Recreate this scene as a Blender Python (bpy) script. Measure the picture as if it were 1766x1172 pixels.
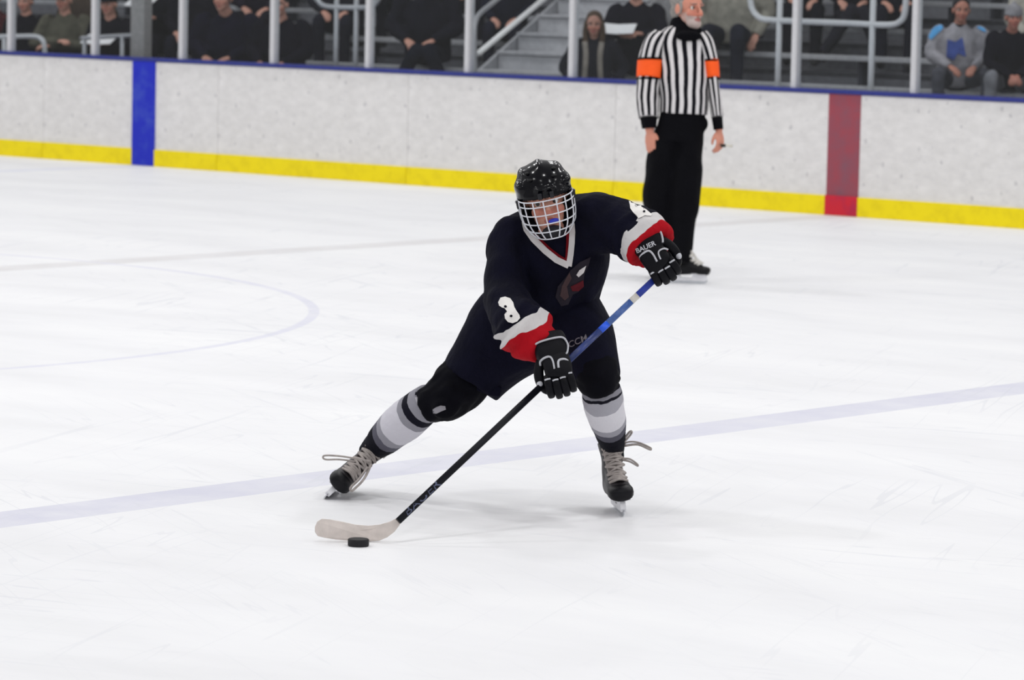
import bpy, bmesh, math, random
import numpy as np
from mathutils import Vector, Matrix
from mathutils.bvhtree import BVHTree
random.seed(7); np.random.seed(7)
for o in list(bpy.data.objects): bpy.data.objects.remove(o)
SC = bpy.context.scene; COL = SC.collection

# ------------------------------------------------------------------ camera
W, H = 1766, 1172
FPX, CAMH, YAW, PITCH, ROLL = 6678.97, 2.08877, 0.69927, 0.09773, 0.02153
F = Vector((-math.sin(YAW)*math.cos(PITCH), math.cos(YAW)*math.cos(PITCH), -math.sin(PITCH)))
_R0 = Vector((math.cos(YAW), math.sin(YAW), 0)); _U0 = _R0.cross(F)
R = _R0*math.cos(ROLL) + _U0*math.sin(ROLL)
U = -_R0*math.sin(ROLL) + _U0*math.cos(ROLL)
CAM = Vector((0, 0, CAMH))
cd = bpy.data.cameras.new('camera'); cam = bpy.data.objects.new('camera', cd); COL.objects.link(cam)
cam.matrix_world = Matrix(((R.x, U.x, -F.x, 0), (R.y, U.y, -F.y, 0), (R.z, U.z, -F.z, CAMH), (0, 0, 0, 1)))
cd.sensor_width = 36; cd.sensor_fit = 'HORIZONTAL'; cd.lens = FPX/W*36
cd.clip_start = 0.5; cd.clip_end = 200
cd.dof.use_dof = True; cd.dof.focus_distance = 14.5; cd.dof.aperture_fstop = 6.0
SC.camera = cam

# ------------------------------------------------------------------ light
wd = bpy.data.worlds.new('world'); SC.world = wd; wd.use_nodes = True
bg = wd.node_tree.nodes['Background']
bg.inputs[0].default_value = (0.985, 0.985, 1.0, 1); bg.inputs[1].default_value = 0.40
for lx in range(-38, 8, 6):
    for ly in (3.5, 9.0, 14.5, 20.0, 25.5):
        ld = bpy.data.lights.new('rink_lamp', 'AREA'); ld.shape = 'DISK'; ld.size = 0.7
        ld.energy = 84; ld.color = (1.0, 1.0, 1.0)
        lo = bpy.data.objects.new('rink_lamp', ld); COL.objects.link(lo); lo.location = (lx+(ly % 4)*0.6, ly, 8.0)
SC.view_settings.view_transform = 'Standard'; SC.view_settings.look = 'None'
SC.view_settings.gamma = 1; SC.view_settings.use_curve_mapping = False
SC.view_settings.exposure = 0.12

# ------------------------------------------------------------------ placing
YB = 26.76                 # face of the far boards
XRED, DLINE, YC = -18.9, 8.385, 13.56
def ray(x, y): return F + R*((x-W/2)/FPX) - U*((y-H/2)/FPX)
def at(x, y, z): return CAM + ray(x, y)*z
def ground(x, y, z=0.0):
    d = ray(x, y); return CAM + d*((z-CAMH)/d.z)
def board(x, y, dy=0.0):
    d = ray(x, y); return CAM + d*((YB+dy)/d.y)
Z0 = 14.6; S0 = FPX/Z0       # the player
def P(x, y, d=0.0): return at(x, y, Z0+d)
ZR = 25.475; SR = FPX/ZR     # the referee
def Q(x, y, d=0.0): return at(x, y, ZR+d)
FH = Vector((F.x, F.y, 0)).normalized(); RH = Vector((R.x, R.y, 0)).normalized(); UP = Vector((0, 0, 1))

# ------------------------------------------------------------------ materials
def lin(h):
    h = h.lstrip('#'); v = [int(h[i:i+2], 16)/255 for i in (0, 2, 4)]
    return tuple((c/12.92 if c <= .04045 else ((c+.055)/1.055)**2.4) for c in v) + (1,)
MATS = {}
def nodes(name):
    m = bpy.data.materials.new(name); m.use_nodes = True; nt = m.node_tree
    return m, nt, nt.nodes['Principled BSDF']
def link(nt, a, b): nt.links.new(a, b)
def coordn(nt, scale=None, kind='Object'):
    c = nt.nodes.new('ShaderNodeTexCoord')
    if scale is None: return c.outputs[kind]
    mp = nt.nodes.new('ShaderNodeMapping'); mp.inputs['Scale'].default_value = scale
    link(nt, c.outputs[kind], mp.inputs[0]); return mp.outputs[0]
def noise(nt, vec, scale, detail=3, rough=.5):
    n = nt.nodes.new('ShaderNodeTexNoise'); n.inputs['Scale'].default_value = scale
    n.inputs['Detail'].default_value = detail; n.inputs['Roughness'].default_value = rough
    link(nt, vec, n.inputs['Vector']); return n.outputs['Fac']
def ramp(nt, fac, stops, interp='LINEAR'):
    r = nt.nodes.new('ShaderNodeValToRGB'); r.color_ramp.interpolation = interp
    e = r.color_ramp.elements
    while len(e) > 1: e.remove(e[-1])
    e[0].position, e[0].color = stops[0]
    for p, c in stops[1:]:
        k = e.new(p); k.color = c
    link(nt, fac, r.inputs[0]); return r.outputs[0]
def mixc(nt, fac, a, b):
    m = nt.nodes.new('ShaderNodeMix'); m.data_type = 'RGBA'
    for i, v in ((0, fac), (6, a), (7, b)):
        if isinstance(v, (int, float)): m.inputs[i].default_value = v
        elif isinstance(v, tuple): m.inputs[i].default_value = v
        else: link(nt, v, m.inputs[i])
    return m.outputs[2]
def math_(nt, op, a, b=0.0, clamp=False):
    m = nt.nodes.new('ShaderNodeMath'); m.operation = op; m.use_clamp = clamp
    for i, v in ((0, a), (1, b)):
        if isinstance(v, (int, float)): m.inputs[i].default_value = v
        else: link(nt, v, m.inputs[i])
    return m.outputs[0]
def bump(nt, h, bsdf, strength=.2, dist=.01):
    b = nt.nodes.new('ShaderNodeBump'); b.inputs['Strength'].default_value = strength; b.inputs['Distance'].default_value = dist
    link(nt, h, b.inputs['Height']); link(nt, b.outputs[0], bsdf.inputs['Normal'])
def G(v): return (v, v, v, 1)
def mat(name, hexc, rough=.7, metal=0.0, var=.12, scale=30, bmp=.15, bdist=.004, spec=.4):
    key = (name, hexc)
    if key in MATS: return MATS[key]
    m, nt, b = nodes(name); c = lin(hexc); co = coordn(nt); n = noise(nt, co, scale, 4)
    dk = tuple(v*(1-var) for v in c[:3])+(1,); lt = tuple(min(1, v*(1+var)) for v in c[:3])+(1,)
    link(nt, ramp(nt, n, [(.3, dk), (.7, lt)]), b.inputs['Base Color'])
    b.inputs['Roughness'].default_value = rough; b.inputs['Metallic'].default_value = metal
    b.inputs['Specular IOR Level'].default_value = spec
    if bmp: bump(nt, noise(nt, co, scale*2.2, 4), b, bmp, bdist)
    MATS[key] = m; return m
def cloth(name, hexc, var=.15): return mat(name, hexc, .92, 0, var, 14, .5, .012, .12)

# ------------------------------------------------------------------ meshes
class MB:
    def __init__(s, rs=1.0): s.v = []; s.f = []; s.uv = {}; s.rs = rs
    def tube(s, pts, rad, hint=None, n=16, sub=4, power=2.0, cap=True, hints=None):
        """loft through pts; rad = list of (a,b): a along side vector, b along the other; hint = view axis"""
        pts = [Vector(p) for p in pts]
        rad = [(r, r) if isinstance(r, (int, float)) else r for r in rad]
        if s.rs != 1.0: rad = [(a*s.rs, b*s.rs) for a, b in rad]
        L = len(pts); C = []; A = []
        def cr(p0, p1, p2, p3, t):
            return .5*((2*p1)+(p2-p0)*t+(2*p0-5*p1+4*p2-p3)*t*t+(3*p1-p0-3*p2+p3)*t**3)
        for i in range(L-1):
            i0, i3 = max(i-1, 0), min(i+2, L-1)
            for k in range(sub):
                t = k/sub
                C.append(cr(pts[i0], pts[i], pts[i+1], pts[i3], t))
                A.append(tuple(max(1e-4, cr(rad[i0][j], rad[i][j], rad[i+1][j], rad[i3][j], t)) for j in (0, 1)))
        C.append(pts[-1]); A.append(rad[-1])
        h = Vector(hint) if hint is not None else None
        M = len(C); base = len(s.v); prevS = None; tot = 0
        for i in range(M):
            T = (C[min(i+1, M-1)]-C[max(i-1, 0)]).normalized()
            hh = h if h is not None else (Vector((0, 0, 1)) if abs(T.z) < .9 else Vector((0, 1, 0)))
            if h is None and prevS is not None: S = (prevS - T*prevS.dot(T)).normalized()
            else:
                S = T.cross(hh)
                if S.length < 1e-3: S = prevS if prevS is not None else T.orthogonal()
                S.normalize()
            prevS = S; N = S.cross(T)
            if i: tot += (C[i]-C[i-1]).length
            for k in range(n):
                a = 2*math.pi*k/n; c, sn = math.cos(a), math.sin(a)
                if power != 2.0:
                    c = math.copysign(abs(c)**(2/power), c); sn = math.copysign(abs(sn)**(2/power), sn)
                s.v.append(C[i]+S*(A[i][0]*c)+N*(A[i][1]*sn))
        for i in range(M-1):
            for k in range(n):
                k2 = (k+1) % n; fi = len(s.f)
                s.f.append((base+i*n+k, base+i*n+k2, base+(i+1)*n+k2, base+(i+1)*n+k))
                s.uv[fi] = [(k/n, i/(M-1)), ((k+1)/n, i/(M-1)), ((k+1)/n, (i+1)/(M-1)), (k/n, (i+1)/(M-1))]
        if cap:
            s.f.append(tuple(range(base+n-1, base-1, -1))); s.f.append(tuple(range(base+(M-1)*n, base+M*n)))
        return s
    def ell(s, c, r, ax=None, nu=16, nv=10):
        c = Vector(c); r = (r, r, r) if isinstance(r, (int, float)) else r
        ax = ax or (Vector((1, 0, 0)), Vector((0, 1, 0)), Vector((0, 0, 1)))
        b = len(s.v)
        for j in range(1, nv):
            t = math.pi*j/nv
            for i in range(nu):
                a = 2*math.pi*i/nu
                s.v.append(c+ax[0]*(r[0]*math.sin(t)*math.cos(a))+ax[1]*(r[1]*math.sin(t)*math.sin(a))+ax[2]*(r[2]*math.cos(t)))
        tp = len(s.v); s.v.append(c+ax[2]*r[2]); bt = len(s.v); s.v.append(c-ax[2]*r[2])
        det = ax[0].cross(ax[1]).dot(ax[2])
        fl = []
        for j in range(nv-2):
            for i in range(nu):
                i2 = (i+1) % nu; fl.append((b+j*nu+i, b+(j+1)*nu+i, b+(j+1)*nu+i2, b+j*nu+i2))
        for i in range(nu):
            i2 = (i+1) % nu; fl.append((tp, b+i, b+i2)); fl.append((bt, b+(nv-2)*nu+i2, b+(nv-2)*nu+i))
        s.f += [f if det > 0 else f[::-1] for f in fl]
        return s
    def box(s, c, hx, hy, hz, ax=None):
        c = Vector(c); ax = ax or (Vector((1, 0, 0)), Vector((0, 1, 0)), Vector((0, 0, 1))); b = len(s.v)
        for z in (-1, 1):
            for x, y in ((-1, -1), (1, -1), (1, 1), (-1, 1)):
                s.v.append(c+ax[0]*hx*x+ax[1]*hy*y+ax[2]*hz*z)
        fs = [(3, 2, 1, 0), (4, 5, 6, 7), (0, 1, 5, 4), (1, 2, 6, 5), (2, 3, 7, 6), (3, 0, 4, 7)]
        if ax[0].cross(ax[1]).dot(ax[2]) < 0: fs = [f[::-1] for f in fs]
        s.f += [tuple(b+i for i in f) for f in fs]; return s
    def wbox(s, x0, x1, y0, y1, z0, z1): return s.box(((x0+x1)/2, (y0+y1)/2, (z0+z1)/2), (x1-x0)/2, (y1-y0)/2, (z1-z0)/2)
    def prism(s, front, back):
        """closed outline given twice (front and back points)"""
        n = len(front); b = len(s.v); s.v += [Vector(p) for p in front]+[Vector(p) for p in back]
        s.f.append(tuple(range(b, b+n))); s.f.append(tuple(range(b+2*n-1, b+n-1, -1)))
        for i in range(n):
            j = (i+1) % n; s.f.append((b+j, b+i, b+n+i, b+n+j))
        return s
    def mesh(s, name):
        me = bpy.data.meshes.new(name); me.from_pydata([tuple(v) for v in s.v], [], s.f)
        if s.uv:
            ul = me.uv_layers.new(name='UVMap')
            for p in me.polygons:
                u = s.uv.get(p.index)
                if u:
                    for li, c in zip(p.loop_indices, u): ul.data[li].uv = c
        me.update(); return me
def baked(me, voxel=None, smooth=0, sub=0, bevel=0):
    o = bpy.data.objects.new('tmp', me); COL.objects.link(o)
    if bevel:
        m = o.modifiers.new('b', 'BEVEL'); m.width = bevel; m.segments = 3; m.limit_method = 'ANGLE'; m.angle_limit = .6
    if voxel:
        m = o.modifiers.new('r', 'REMESH'); m.mode = 'VOXEL'; m.voxel_size = voxel
    if smooth:
        m = o.modifiers.new('s', 'SMOOTH'); m.iterations = smooth; m.factor = .5
    if sub:
        m = o.modifiers.new('u', 'SUBSURF'); m.levels = sub; m.render_levels = sub
    dg = bpy.context.evaluated_depsgraph_get(); r = bpy.data.meshes.new_from_object(o.evaluated_get(dg))
    bpy.data.objects.remove(o); return r
def wrinkle(me, amp, freq, seed=0, stretch=(1, 1, 1)):
    n = len(me.vertices); co = np.empty(n*3); no = np.empty(n*3)
    me.vertices.foreach_get('co', co); me.vertex_normals.foreach_get('vector', no); co = co.reshape(-1, 3); no = no.reshape(-1, 3)
    rs = np.random.RandomState(abs(int(seed))); d = np.zeros(n)
    for k in range(9):
        w = rs.normal(size=3)*np.array(stretch)*freq*(1+k*.25); ph = rs.rand()*6.28
        warp = np.sin(co@(rs.normal(size=3)*freq*.5)+rs.rand()*6)*1.3
        d += np.sin(co@w+ph+warp)/(1+k*.35)
    d = np.tanh(d*.7)*amp; co += no*d[:, None]
    me.vertices.foreach_set('co', co.ravel()); me.update()
def link_obj(name, me, m=None, parent=None, smooth=True):
    me.name = name
    o = bpy.data.objects.new(name, me); COL.objects.link(o)
    if m is not None:
        me.materials.clear(); me.materials.append(m)
    if smooth: me.polygons.foreach_set('use_smooth', [True]*len(me.polygons))
    if parent is not None:
        o.parent = parent
        if parent.type == 'EMPTY': o.matrix_parent_inverse = Matrix.Translation(-Vector(parent['_o']))
    return o
def part(name, mb, m, parent=None, voxel=None, smooth_it=0, sub=0, bevel=0, smooth=True, wr=None):
    me = mb.mesh(name)
    if voxel or smooth_it or sub or bevel: me = baked(me, voxel, smooth_it, sub, bevel)
    if wr: wrinkle(me, *wr)
    return link_obj(name, me, m, parent, smooth)
def tag(o, label, cat=None, group=None, kind=None):
    o['label'] = label
    if cat: o['category'] = cat
    if group: o['group'] = group
    if kind: o['kind'] = kind
    return o
def thing(name, loc, label, cat, group=None, kind=None):
    o = bpy.data.objects.new(name, None); COL.objects.link(o); o.location = loc; o['_o'] = tuple(loc)
    o.empty_display_size = .1
    return tag(o, label, cat, group, kind)
def bvh_of(o):
    me = o.data; return BVHTree.FromPolygons([v.co for v in me.vertices], [p.vertices for p in me.polygons])
def decal(name, polys, bvh, m, parent, off=.004, cuts=2, thick=None):
    """flat print: outlines (in the view of the photograph) laid onto the real surface below them"""
    bm = bmesh.new()
    for poly in polys:
        vs = [bm.verts.new((x, y, 0)) for x, y in poly]
        try: bm.faces.new(vs)
        except ValueError: pass
    return _lay(name, bm, bvh, m, parent, off, cuts)
def _lay(name, bm, bvh, m, parent, off, cuts):
    bmesh.ops.triangulate(bm, faces=bm.faces[:])
    for _ in range(cuts):
        bmesh.ops.subdivide_edges(bm, edges=[e for e in bm.edges if e.calc_length() > 4], cuts=1)
        bmesh.ops.triangulate(bm, faces=bm.faces[:])
    dead = []
    for v in bm.verts:
        d = ray(v.co.x, v.co.y).normalized(); h = bvh.ray_cast(CAM, d)
        if h[0] is None: dead.append(v)
        else: v.co = h[0]-d*off
    bmesh.ops.delete(bm, geom=dead, context='VERTS')
    bmesh.ops.recalc_face_normals(bm, faces=bm.faces[:])
    me = bpy.data.meshes.new(name); bm.to_mesh(me); bm.free()
    return link_obj(name, me, m, parent, True)
def text_decal(name, body, o, ux, uy, bvh, m, parent, off=.004, cuts=1, bold=.0):
    """text whose em box is o + x*ux + y*uy in photograph pixels"""
    c = bpy.data.curves.new('t', 'FONT'); c.body = body; c.size = 1; c.offset = bold; c.resolution_u = 4
    ob = bpy.data.objects.new('t', c); COL.objects.link(ob)
    dg = bpy.context.evaluated_depsgraph_get(); me = bpy.data.meshes.new_from_object(ob.evaluated_get(dg))
    bpy.data.objects.remove(ob)
    bm = bmesh.new(); bm.from_mesh(me)
    for v in bm.verts:
        x, y = v.co.x, v.co.y; v.co = (o[0]+ux[0]*x+uy[0]*y, o[1]+ux[1]*x+uy[1]*y, 0)
    return _lay(name, bm, bvh, m, parent, off, cuts)

# ================================================================== the rink
def ice_mat():
    m, nt, b = nodes('ice'); co = coordn(nt)
    sp = nt.nodes.new('ShaderNodeSeparateXYZ'); link(nt, co, sp.inputs[0]); X, Y = sp.outputs[0], sp.outputs[1]
    smudge = noise(nt, coordn(nt, (.35, .9, 1)), 1.3, 5, .6)
    base = ramp(nt, smudge, [(.3, lin('E4E4E6')), (.5, lin('EAEAEC')), (.7, lin('EFEFF0'))])
    def scratches(rot, sc, thr, seed):
        c = nt.nodes.new('ShaderNodeTexCoord'); mp = nt.nodes.new('ShaderNodeMapping')
        mp.inputs['Rotation'].default_value = (0, 0, rot); mp.inputs['Location'].default_value = (seed, seed*.7, 0)
        mp2 = nt.nodes.new('ShaderNodeMapping'); mp2.inputs['Scale'].default_value = (sc[0], sc[1], 1)
        link(nt, c.outputs['Object'], mp.inputs[0]); link(nt, mp.outputs[0], mp2.inputs[0])
        n = noise(nt, mp2.outputs[0], 1.0, 2, .5)
        d = math_(nt, 'ABSOLUTE', math_(nt, 'SUBTRACT', n, .5)); f = math_(nt, 'LESS_THAN', d, thr)
        patch = noise(nt, co, .35+seed*.01, 2)
        return math_(nt, 'MULTIPLY', f, math_(nt, 'MULTIPLY', math_(nt, 'SUBTRACT', patch, .42, True), 3.0, True))
    s1 = scratches(.5, (.22, 6.0), .0045, 3.1); s2 = scratches(-.3, (.3, 5.0), .004, 9.7); s3 = scratches(1.15, (.2, 4.0), .0045, 5.3)
    sc = math_(nt, 'MAXIMUM', math_(nt, 'MAXIMUM', s1, s2), s3)
    wearn = noise(nt, coordn(nt, (1, 1, 1)), 2.2, 6, .65)
    def line(cx, half):
        d = math_(nt, 'ABSOLUTE', math_(nt, 'SUBTRACT', X, cx))
        return math_(nt, 'LESS_THAN', d, half)
    wear = ramp(nt, wearn, [(.3, G(.45)), (.66, G(1))])
    col = base
    col = mixc(nt, math_(nt, 'MULTIPLY', line(XRED, .152), wear), col, lin('DAD8D9'))
    col = mixc(nt, math_(nt, 'MULTIPLY', line(XRED+DLINE, .152), wear), col, lin('D2D2DF'))
    col = mixc(nt, math_(nt, 'MULTIPLY', line(XRED-DLINE, .152), wear), col, lin('DFE0EA'))
    dx = math_(nt, 'SUBTRACT', X, XRED); dy = math_(nt, 'SUBTRACT', Y, YC)
    rr = math_(nt, 'SQRT', math_(nt, 'ADD', math_(nt, 'MULTIPLY', dx, dx), math_(nt, 'MULTIPLY', dy, dy)))
    ring = math_(nt, 'LESS_THAN', math_(nt, 'ABSOLUTE', math_(nt, 'SUBTRACT', rr, 4.57)), .032)
    col = mixc(nt, math_(nt, 'MULTIPLY', ring, wear), col, lin('D9D9E5'))
    col = mixc(nt, math_(nt, 'MULTIPLY', sc, .6), col, lin('CDCFD6'))
    link(nt, col, b.inputs['Base Color'])
    b.inputs['Roughness'].default_value = .55; b.inputs['Specular IOR Level'].default_value = .12
    hh = math_(nt, 'ADD', noise(nt, coordn(nt, (1, 1, 1)), 40, 4), math_(nt, 'MULTIPLY', sc, -1.0))
    bump(nt, hh, b, .12, .003)
    return m
ice = MB().wbox(-48, 14, .8, YB+.05, -.1, 0)
tag(part('floor', ice, ice_mat(), smooth=False), 'white scratched rink ice with faded painted lines', kind='structure')
stand_floor = MB().wbox(-48, 14, YB+.12, YB+9, -.1, 0)
tag(part('floor_stand', stand_floor, mat('concrete', '6E6E72', .9), smooth=False), 'grey concrete floor under the stands behind the boards', kind='structure')

def board_mat():
    m, nt, b = nodes('board_white'); co = coordn(nt)
    v = nt.nodes.new('ShaderNodeTexVoronoi'); v.inputs['Scale'].default_value = 11; v.inputs['Randomness'].default_value = 1
    mp = coordn(nt, (1, 1, .75)); link(nt, mp, v.inputs['Vector'])
    wob = noise(nt, co, 40, 3)
    d = math_(nt, 'ADD', v.outputs['Distance'], math_(nt, 'MULTIPLY', wob, .35))
    dots = math_(nt, 'LESS_THAN', d, .33)
    sp = nt.nodes.new('ShaderNodeSeparateXYZ'); link(nt, co, sp.inputs[0])
    dens = noise(nt, co, 1.6, 3)
    rnd = nt.nodes.new('ShaderNodeSeparateColor'); link(nt, v.outputs['Color'], rnd.inputs[0])
    keep = math_(nt, 'LESS_THAN', rnd.outputs[0], math_(nt, 'MULTIPLY', dens, 1.5))
    msk = math_(nt, 'MULTIPLY', math_(nt, 'MULTIPLY', dots, keep), math_(nt, 'MULTIPLY', rnd.outputs[1], .95))
    sm = noise(nt, coordn(nt, (3, 1, 5)), 3, 5, .6)
    base = ramp(nt, sm, [(.3, lin('D5D3D2')), (.7, lin('E4E2E1'))])
    streak = noise(nt, coordn(nt, (7, 1, 22)), 2.0, 4, .7)
    base = mixc(nt, ramp(nt, streak, [(.58, G(0)), (.72, G(.5))]), base, lin('C2C0C4'))
    link(nt, mixc(nt, msk, base, lin('8F8C93')), b.inputs['Base Color'])
    b.inputs['Roughness'].default_value = .45; b.inputs['Specular IOR Level'].default_value = .3
    return m
def worn(name, hexc, hexw, s=14, lo=.45, hi=.75):
    m, nt, b = nodes(name); co = coordn(nt); n = noise(nt, co, s, 6, .7)
    link(nt, mixc(nt, ramp(nt, n, [(lo, G(0)), (hi, G(1))]), lin(hexc), lin(hexw)), b.inputs['Base Color'])
    b.inputs['Roughness'].default_value = .5; b.inputs['Specular IOR Level'].default_value = .3; return m
M_board = board_mat()
M_yel = worn('kick_yellow', 'F2DC00', 'DCC400', 9, .45, .8)
M_cap = mat('cap_blue', '252F7E', .5, 0, .1)
M_alu = mat('white_aluminium', 'C9C9CC', .4, .0, .05, 60, .05)
M_steel = mat('grey_steel', 'A9AAAE', .35, .3, .08, 50, .05)
def glass_mat():
    m, nt, b = nodes('rink_glass'); nt.nodes.remove(b); out = nt.nodes['Material Output']
    t = nt.nodes.new('ShaderNodeBsdfTransparent'); g = nt.nodes.new('ShaderNodeBsdfGlossy'); mx = nt.nodes.new('ShaderNodeMixShader')
    sm = noise(nt, coordn(nt), 3, 5, .6)
    link(nt, ramp(nt, sm, [(.3, (.90, .92, .93, 1)), (.7, (.95, .96, .965, 1))]), t.inputs[0])
    g.inputs['Roughness'].default_value = .08; mx.inputs[0].default_value = .03
    link(nt, t.outputs[0], mx.inputs[1]); link(nt, g.outputs[0], mx.inputs[2]); link(nt, mx.outputs[0], out.inputs['Surface'])
    return m
M_glass = glass_mat()
POLE0 = board(157.8, 60).x; SP = 1.226
wall = thing('wall_rink', (POLE0, YB, 0), 'white rink boards with yellow kick plate, blue cap and glass above', None, kind='structure')
del_keys = None
HB = 1.035
def shared(name, mb, m, xs, parent=None, bevel=0, smooth=False):
    """one mesh at x = 0, one object per position"""
    me = mb.mesh(name); 
    if bevel: me = baked(me, bevel=bevel)
    me.materials.append(m); out = []
    for x in xs:
        o = bpy.data.objects.new(name, me); COL.objects.link(o); o.location = (x, 0, 0)
        if parent is not None:
            o.parent = parent; o.matrix_parent_inverse = Matrix.Translation(-Vector(parent['_o']))
        out.append(o)
    return out
seam0 = board(75, 180).x
PX = [seam0+2*SP*k for k in range(-5, 9)]
shared('board_panel', MB().wbox(.0015, 2*SP-.0015, YB, YB+.03, .15, HB-.012), M_board, PX, wall, .003)
shared('kick_plate', MB().wbox(.003, 2*SP-.003, YB-.014, YB+.02, .0, .165), M_yel, PX, wall, .004)
shared('cap_rail', MB().wbox(0, 2*SP, YB-.02, YB+.13, HB-.01, HB+.025), M_cap, PX, wall, .006)
shared('board_backing', MB().wbox(0, 2*SP, YB+.05, YB+.1, 0, HB-.012), mat('backing_grey', 'B5B4B4', .7), PX, wall)
part('blue_stripe', MB().wbox(XRED-DLINE-.155, XRED-DLINE+.155, YB-.017, YB+.001, .003, HB-.011), worn('stripe_blue', '1828B8', '3F55BC', 3.5, .5, .75), wall, bevel=.002, smooth=False)
part('red_stripe', MB().wbox(XRED-.165, XRED+.165, YB-.004, YB+.001, .166, HB-.011), worn('stripe_red', '9C4450', '83505F', 6, .35, .7), wall, bevel=.001, smooth=False)
part('red_kick_stripe', MB().wbox(XRED-.17, XRED+.165, YB-.018, YB-.004, .003, .168), worn('stripe_red_bright', 'CC1F33', 'A8224A', 5, .45, .7), wall, bevel=.002, smooth=False)
NX = [POLE0+SP*k for k in range(-9, 15)]
shared('glass_post', MB().wbox(-.027, .027, YB+.015, YB+.095, HB+.02, 2.9), M_alu, NX, wall, .008)
shared('glass_pane', MB().wbox(.03, SP-.03, YB+.05, YB+.062, HB+.02, 2.9), M_glass, NX, wall)

# ================================================================== the stands
M_bl = mat('bleacher_aluminium', 'A2A3A7', .5, .2, .12, 25, .1)
M_blf = mat('foot_plank_aluminium', '6E6F75', .55, .2, .15, 18, .1)
M_dark = mat('stand_dark', '2A2B33', .9, 0, .2, 8)
sx0 = board(822, 100, 1.2).x; sx1 = board(985, 100, 1.2).x
def seat_y(r): return YB+.95+.72*r
def seat_z(r): return .78+.25*r
def bleacher(x0, x1, label):
    t = thing('bleacher', ((x0+x1)/2, YB+.9, 0), label, 'bleacher', 'bleacher blocks beside the stairs')
    n = max(1, round((x1-x0)/4.5)); L = (x1-x0)/n
    for r in range(7):
        y, z = seat_y(r), seat_z(r)
        for i in range(n):
            a, b = x0+L*i+.01, x0+L*(i+1)-.01
            part('seat_plank', MB().wbox(a, b, y, y+.135, z-.045, z), M_bl, t, bevel=.006, smooth=False)
            part('seat_plank', MB().wbox(a, b, y+.15, y+.285, z-.045, z), M_bl, t, bevel=.006, smooth=False)
            part('foot_plank', MB().wbox(a, b, y-.4, y-.14, z-.45, z-.41), M_blf, t, bevel=.006, smooth=False)
            part('foot_plank', MB().wbox(a, b, y-.12, y+.2, z-.45, z-.41), M_blf, t, bevel=.006, smooth=False)
            part('riser', MB().wbox(a, b, y+.2, y+.215, z-.43, z-.2), M_blf, t, smooth=False)
        for i in range(n*2+1):
            xx = min(max(x0+L/2*i, x0+.04), x1-.04)
            part('bracket', MB().wbox(xx-.02, xx+.02, y+.05, y+.24, 0 if r == 0 else z-.7, z-.045), M_dark, t, smooth=False)
    return t
bleacher(-44, sx0-.06, 'grey aluminium bleacher benches to the left of the stairs')
bleacher(sx1+.06, 10, 'grey aluminium bleacher benches to the right of the stairs')
st = thing('stairs', ((sx0+sx1)/2, YB+.5, 0), 'grey metal stairs climbing between the bleachers', 'stairs')
M_step = mat('step_grey', 'B4B4B8', .55, .1, .1, 20, .1)
for k in range(11):
    y = YB+.62+.29*k; z = .70+.175*k
    part('riser', MB().wbox(sx0, sx1, y+.03, y+.05, (0 if k == 0 else z-.2), z-.035), M_step, st, smooth=False)
    part('tread', MB().wbox(sx0, sx1, y, y+.32, z-.03, z), M_step, st, bevel=.004, smooth=False)
for xx in (sx0-.03, sx1+.03):
    fr = [(xx, YB+.55, .3), (xx, YB+.55, .62), (xx, YB+.62+.29*11, .70+.175*11-.1), (xx, YB+.62+.29*11, .70+.175*11-.42)]
    part('stringer', MB().prism([Vector(p)+Vector((-.02, 0, 0)) for p in fr], [Vector(p)+Vector((.02, 0, 0)) for p in fr]), M_bl, st, smooth=False)
tag(part('wall_back', MB().wbox(-48, 14, YB+6.6, YB+6.8, 0, 5), mat('back_wall', '34343E', .9, 0, .15, 3), smooth=False), 'dark wall behind the top row of the stands', kind='structure')

def rail(label, runs, dy, r=.024, m=None):
    t = None
    for i, (nm, pts) in enumerate(runs):
        w = [board(x, y, dy) for x, y in pts]
        if t is None: t = thing('handrail', (w[0].x, YB+dy, 0), label, 'handrail', 'handrails behind the glass')
        if nm == 'upright' and len(w) == 2:
            w[1] = Vector((w[0].x, w[0].y, w[1].z)); w[1].z = 0.3
        part(nm, MB().tube(w, [r]*len(w), sub=4 if len(w) > 2 else 1, n=12), m or M_steel, t)
    return t
M_rail = mat('rail_white', 'C6C7CA', .4, .0, .05, 40, .03)
rail('pale arched handrail at the left end of the stand by the olive coat', [('top_rail', [(-60, 64), (-20, 64), (30, 63), (60, 63), (72, 68), (77, 82), (78, 130)]), ('upright', [(8, 66), (8, 120)])], .33, .026, M_rail)
rail('short pale rail in front of the spectator reading white papers', [('top_rail', [(140, 66), (172, 64), (205, 62), (238, 61)]), ('upright', [(211, 62), (211, 110)]), ('upright', [(146, 66), (146, 120)])], .3, .022, M_steel)
rail('rounded grey rail frame behind the fourth glass post', [('loop', [(540, -60), (541, -15), (549, 2), (563, 11), (600, 13), (636, 12), (650, 3), (656, -15), (657, -60)]), ('upright', [(582, -60), (582, 130)]), ('upright', [(616, -60), (616, 130)])], .36, .024, M_steel)
rail('long rounded pale rail frame right of the referee', [('loop', [(1292, -60), (1293, -15), (1297, 14), (1308, 29), (1325, 34), (1380, 37), (1460, 40), (1530, 43), (1551, 38), (1560, 24), (1563, -10), (1565, -60)]), ('upright', [(1347, -60), (1347, 160)]), ('upright', [(1508, -60), (1508, 170)])], .36, .026, M_rail)
hr = thing('handrail', board(820, 130, .7).xyz*1, 'tall bent handrail with bright sloping bar beside the stairs', 'handrail', 'handrails behind the glass')
pts = [board(819, 190, .55), board(819, 120, .55), board(818, 60, .55), board(820, 38, .6), board(829, 22, .8), board(862, -5, 1.3), board(960, -90, 2.6)]
part('upper_bar', MB().tube(pts, [.024]*len(pts), n=12), M_steel, hr)
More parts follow.
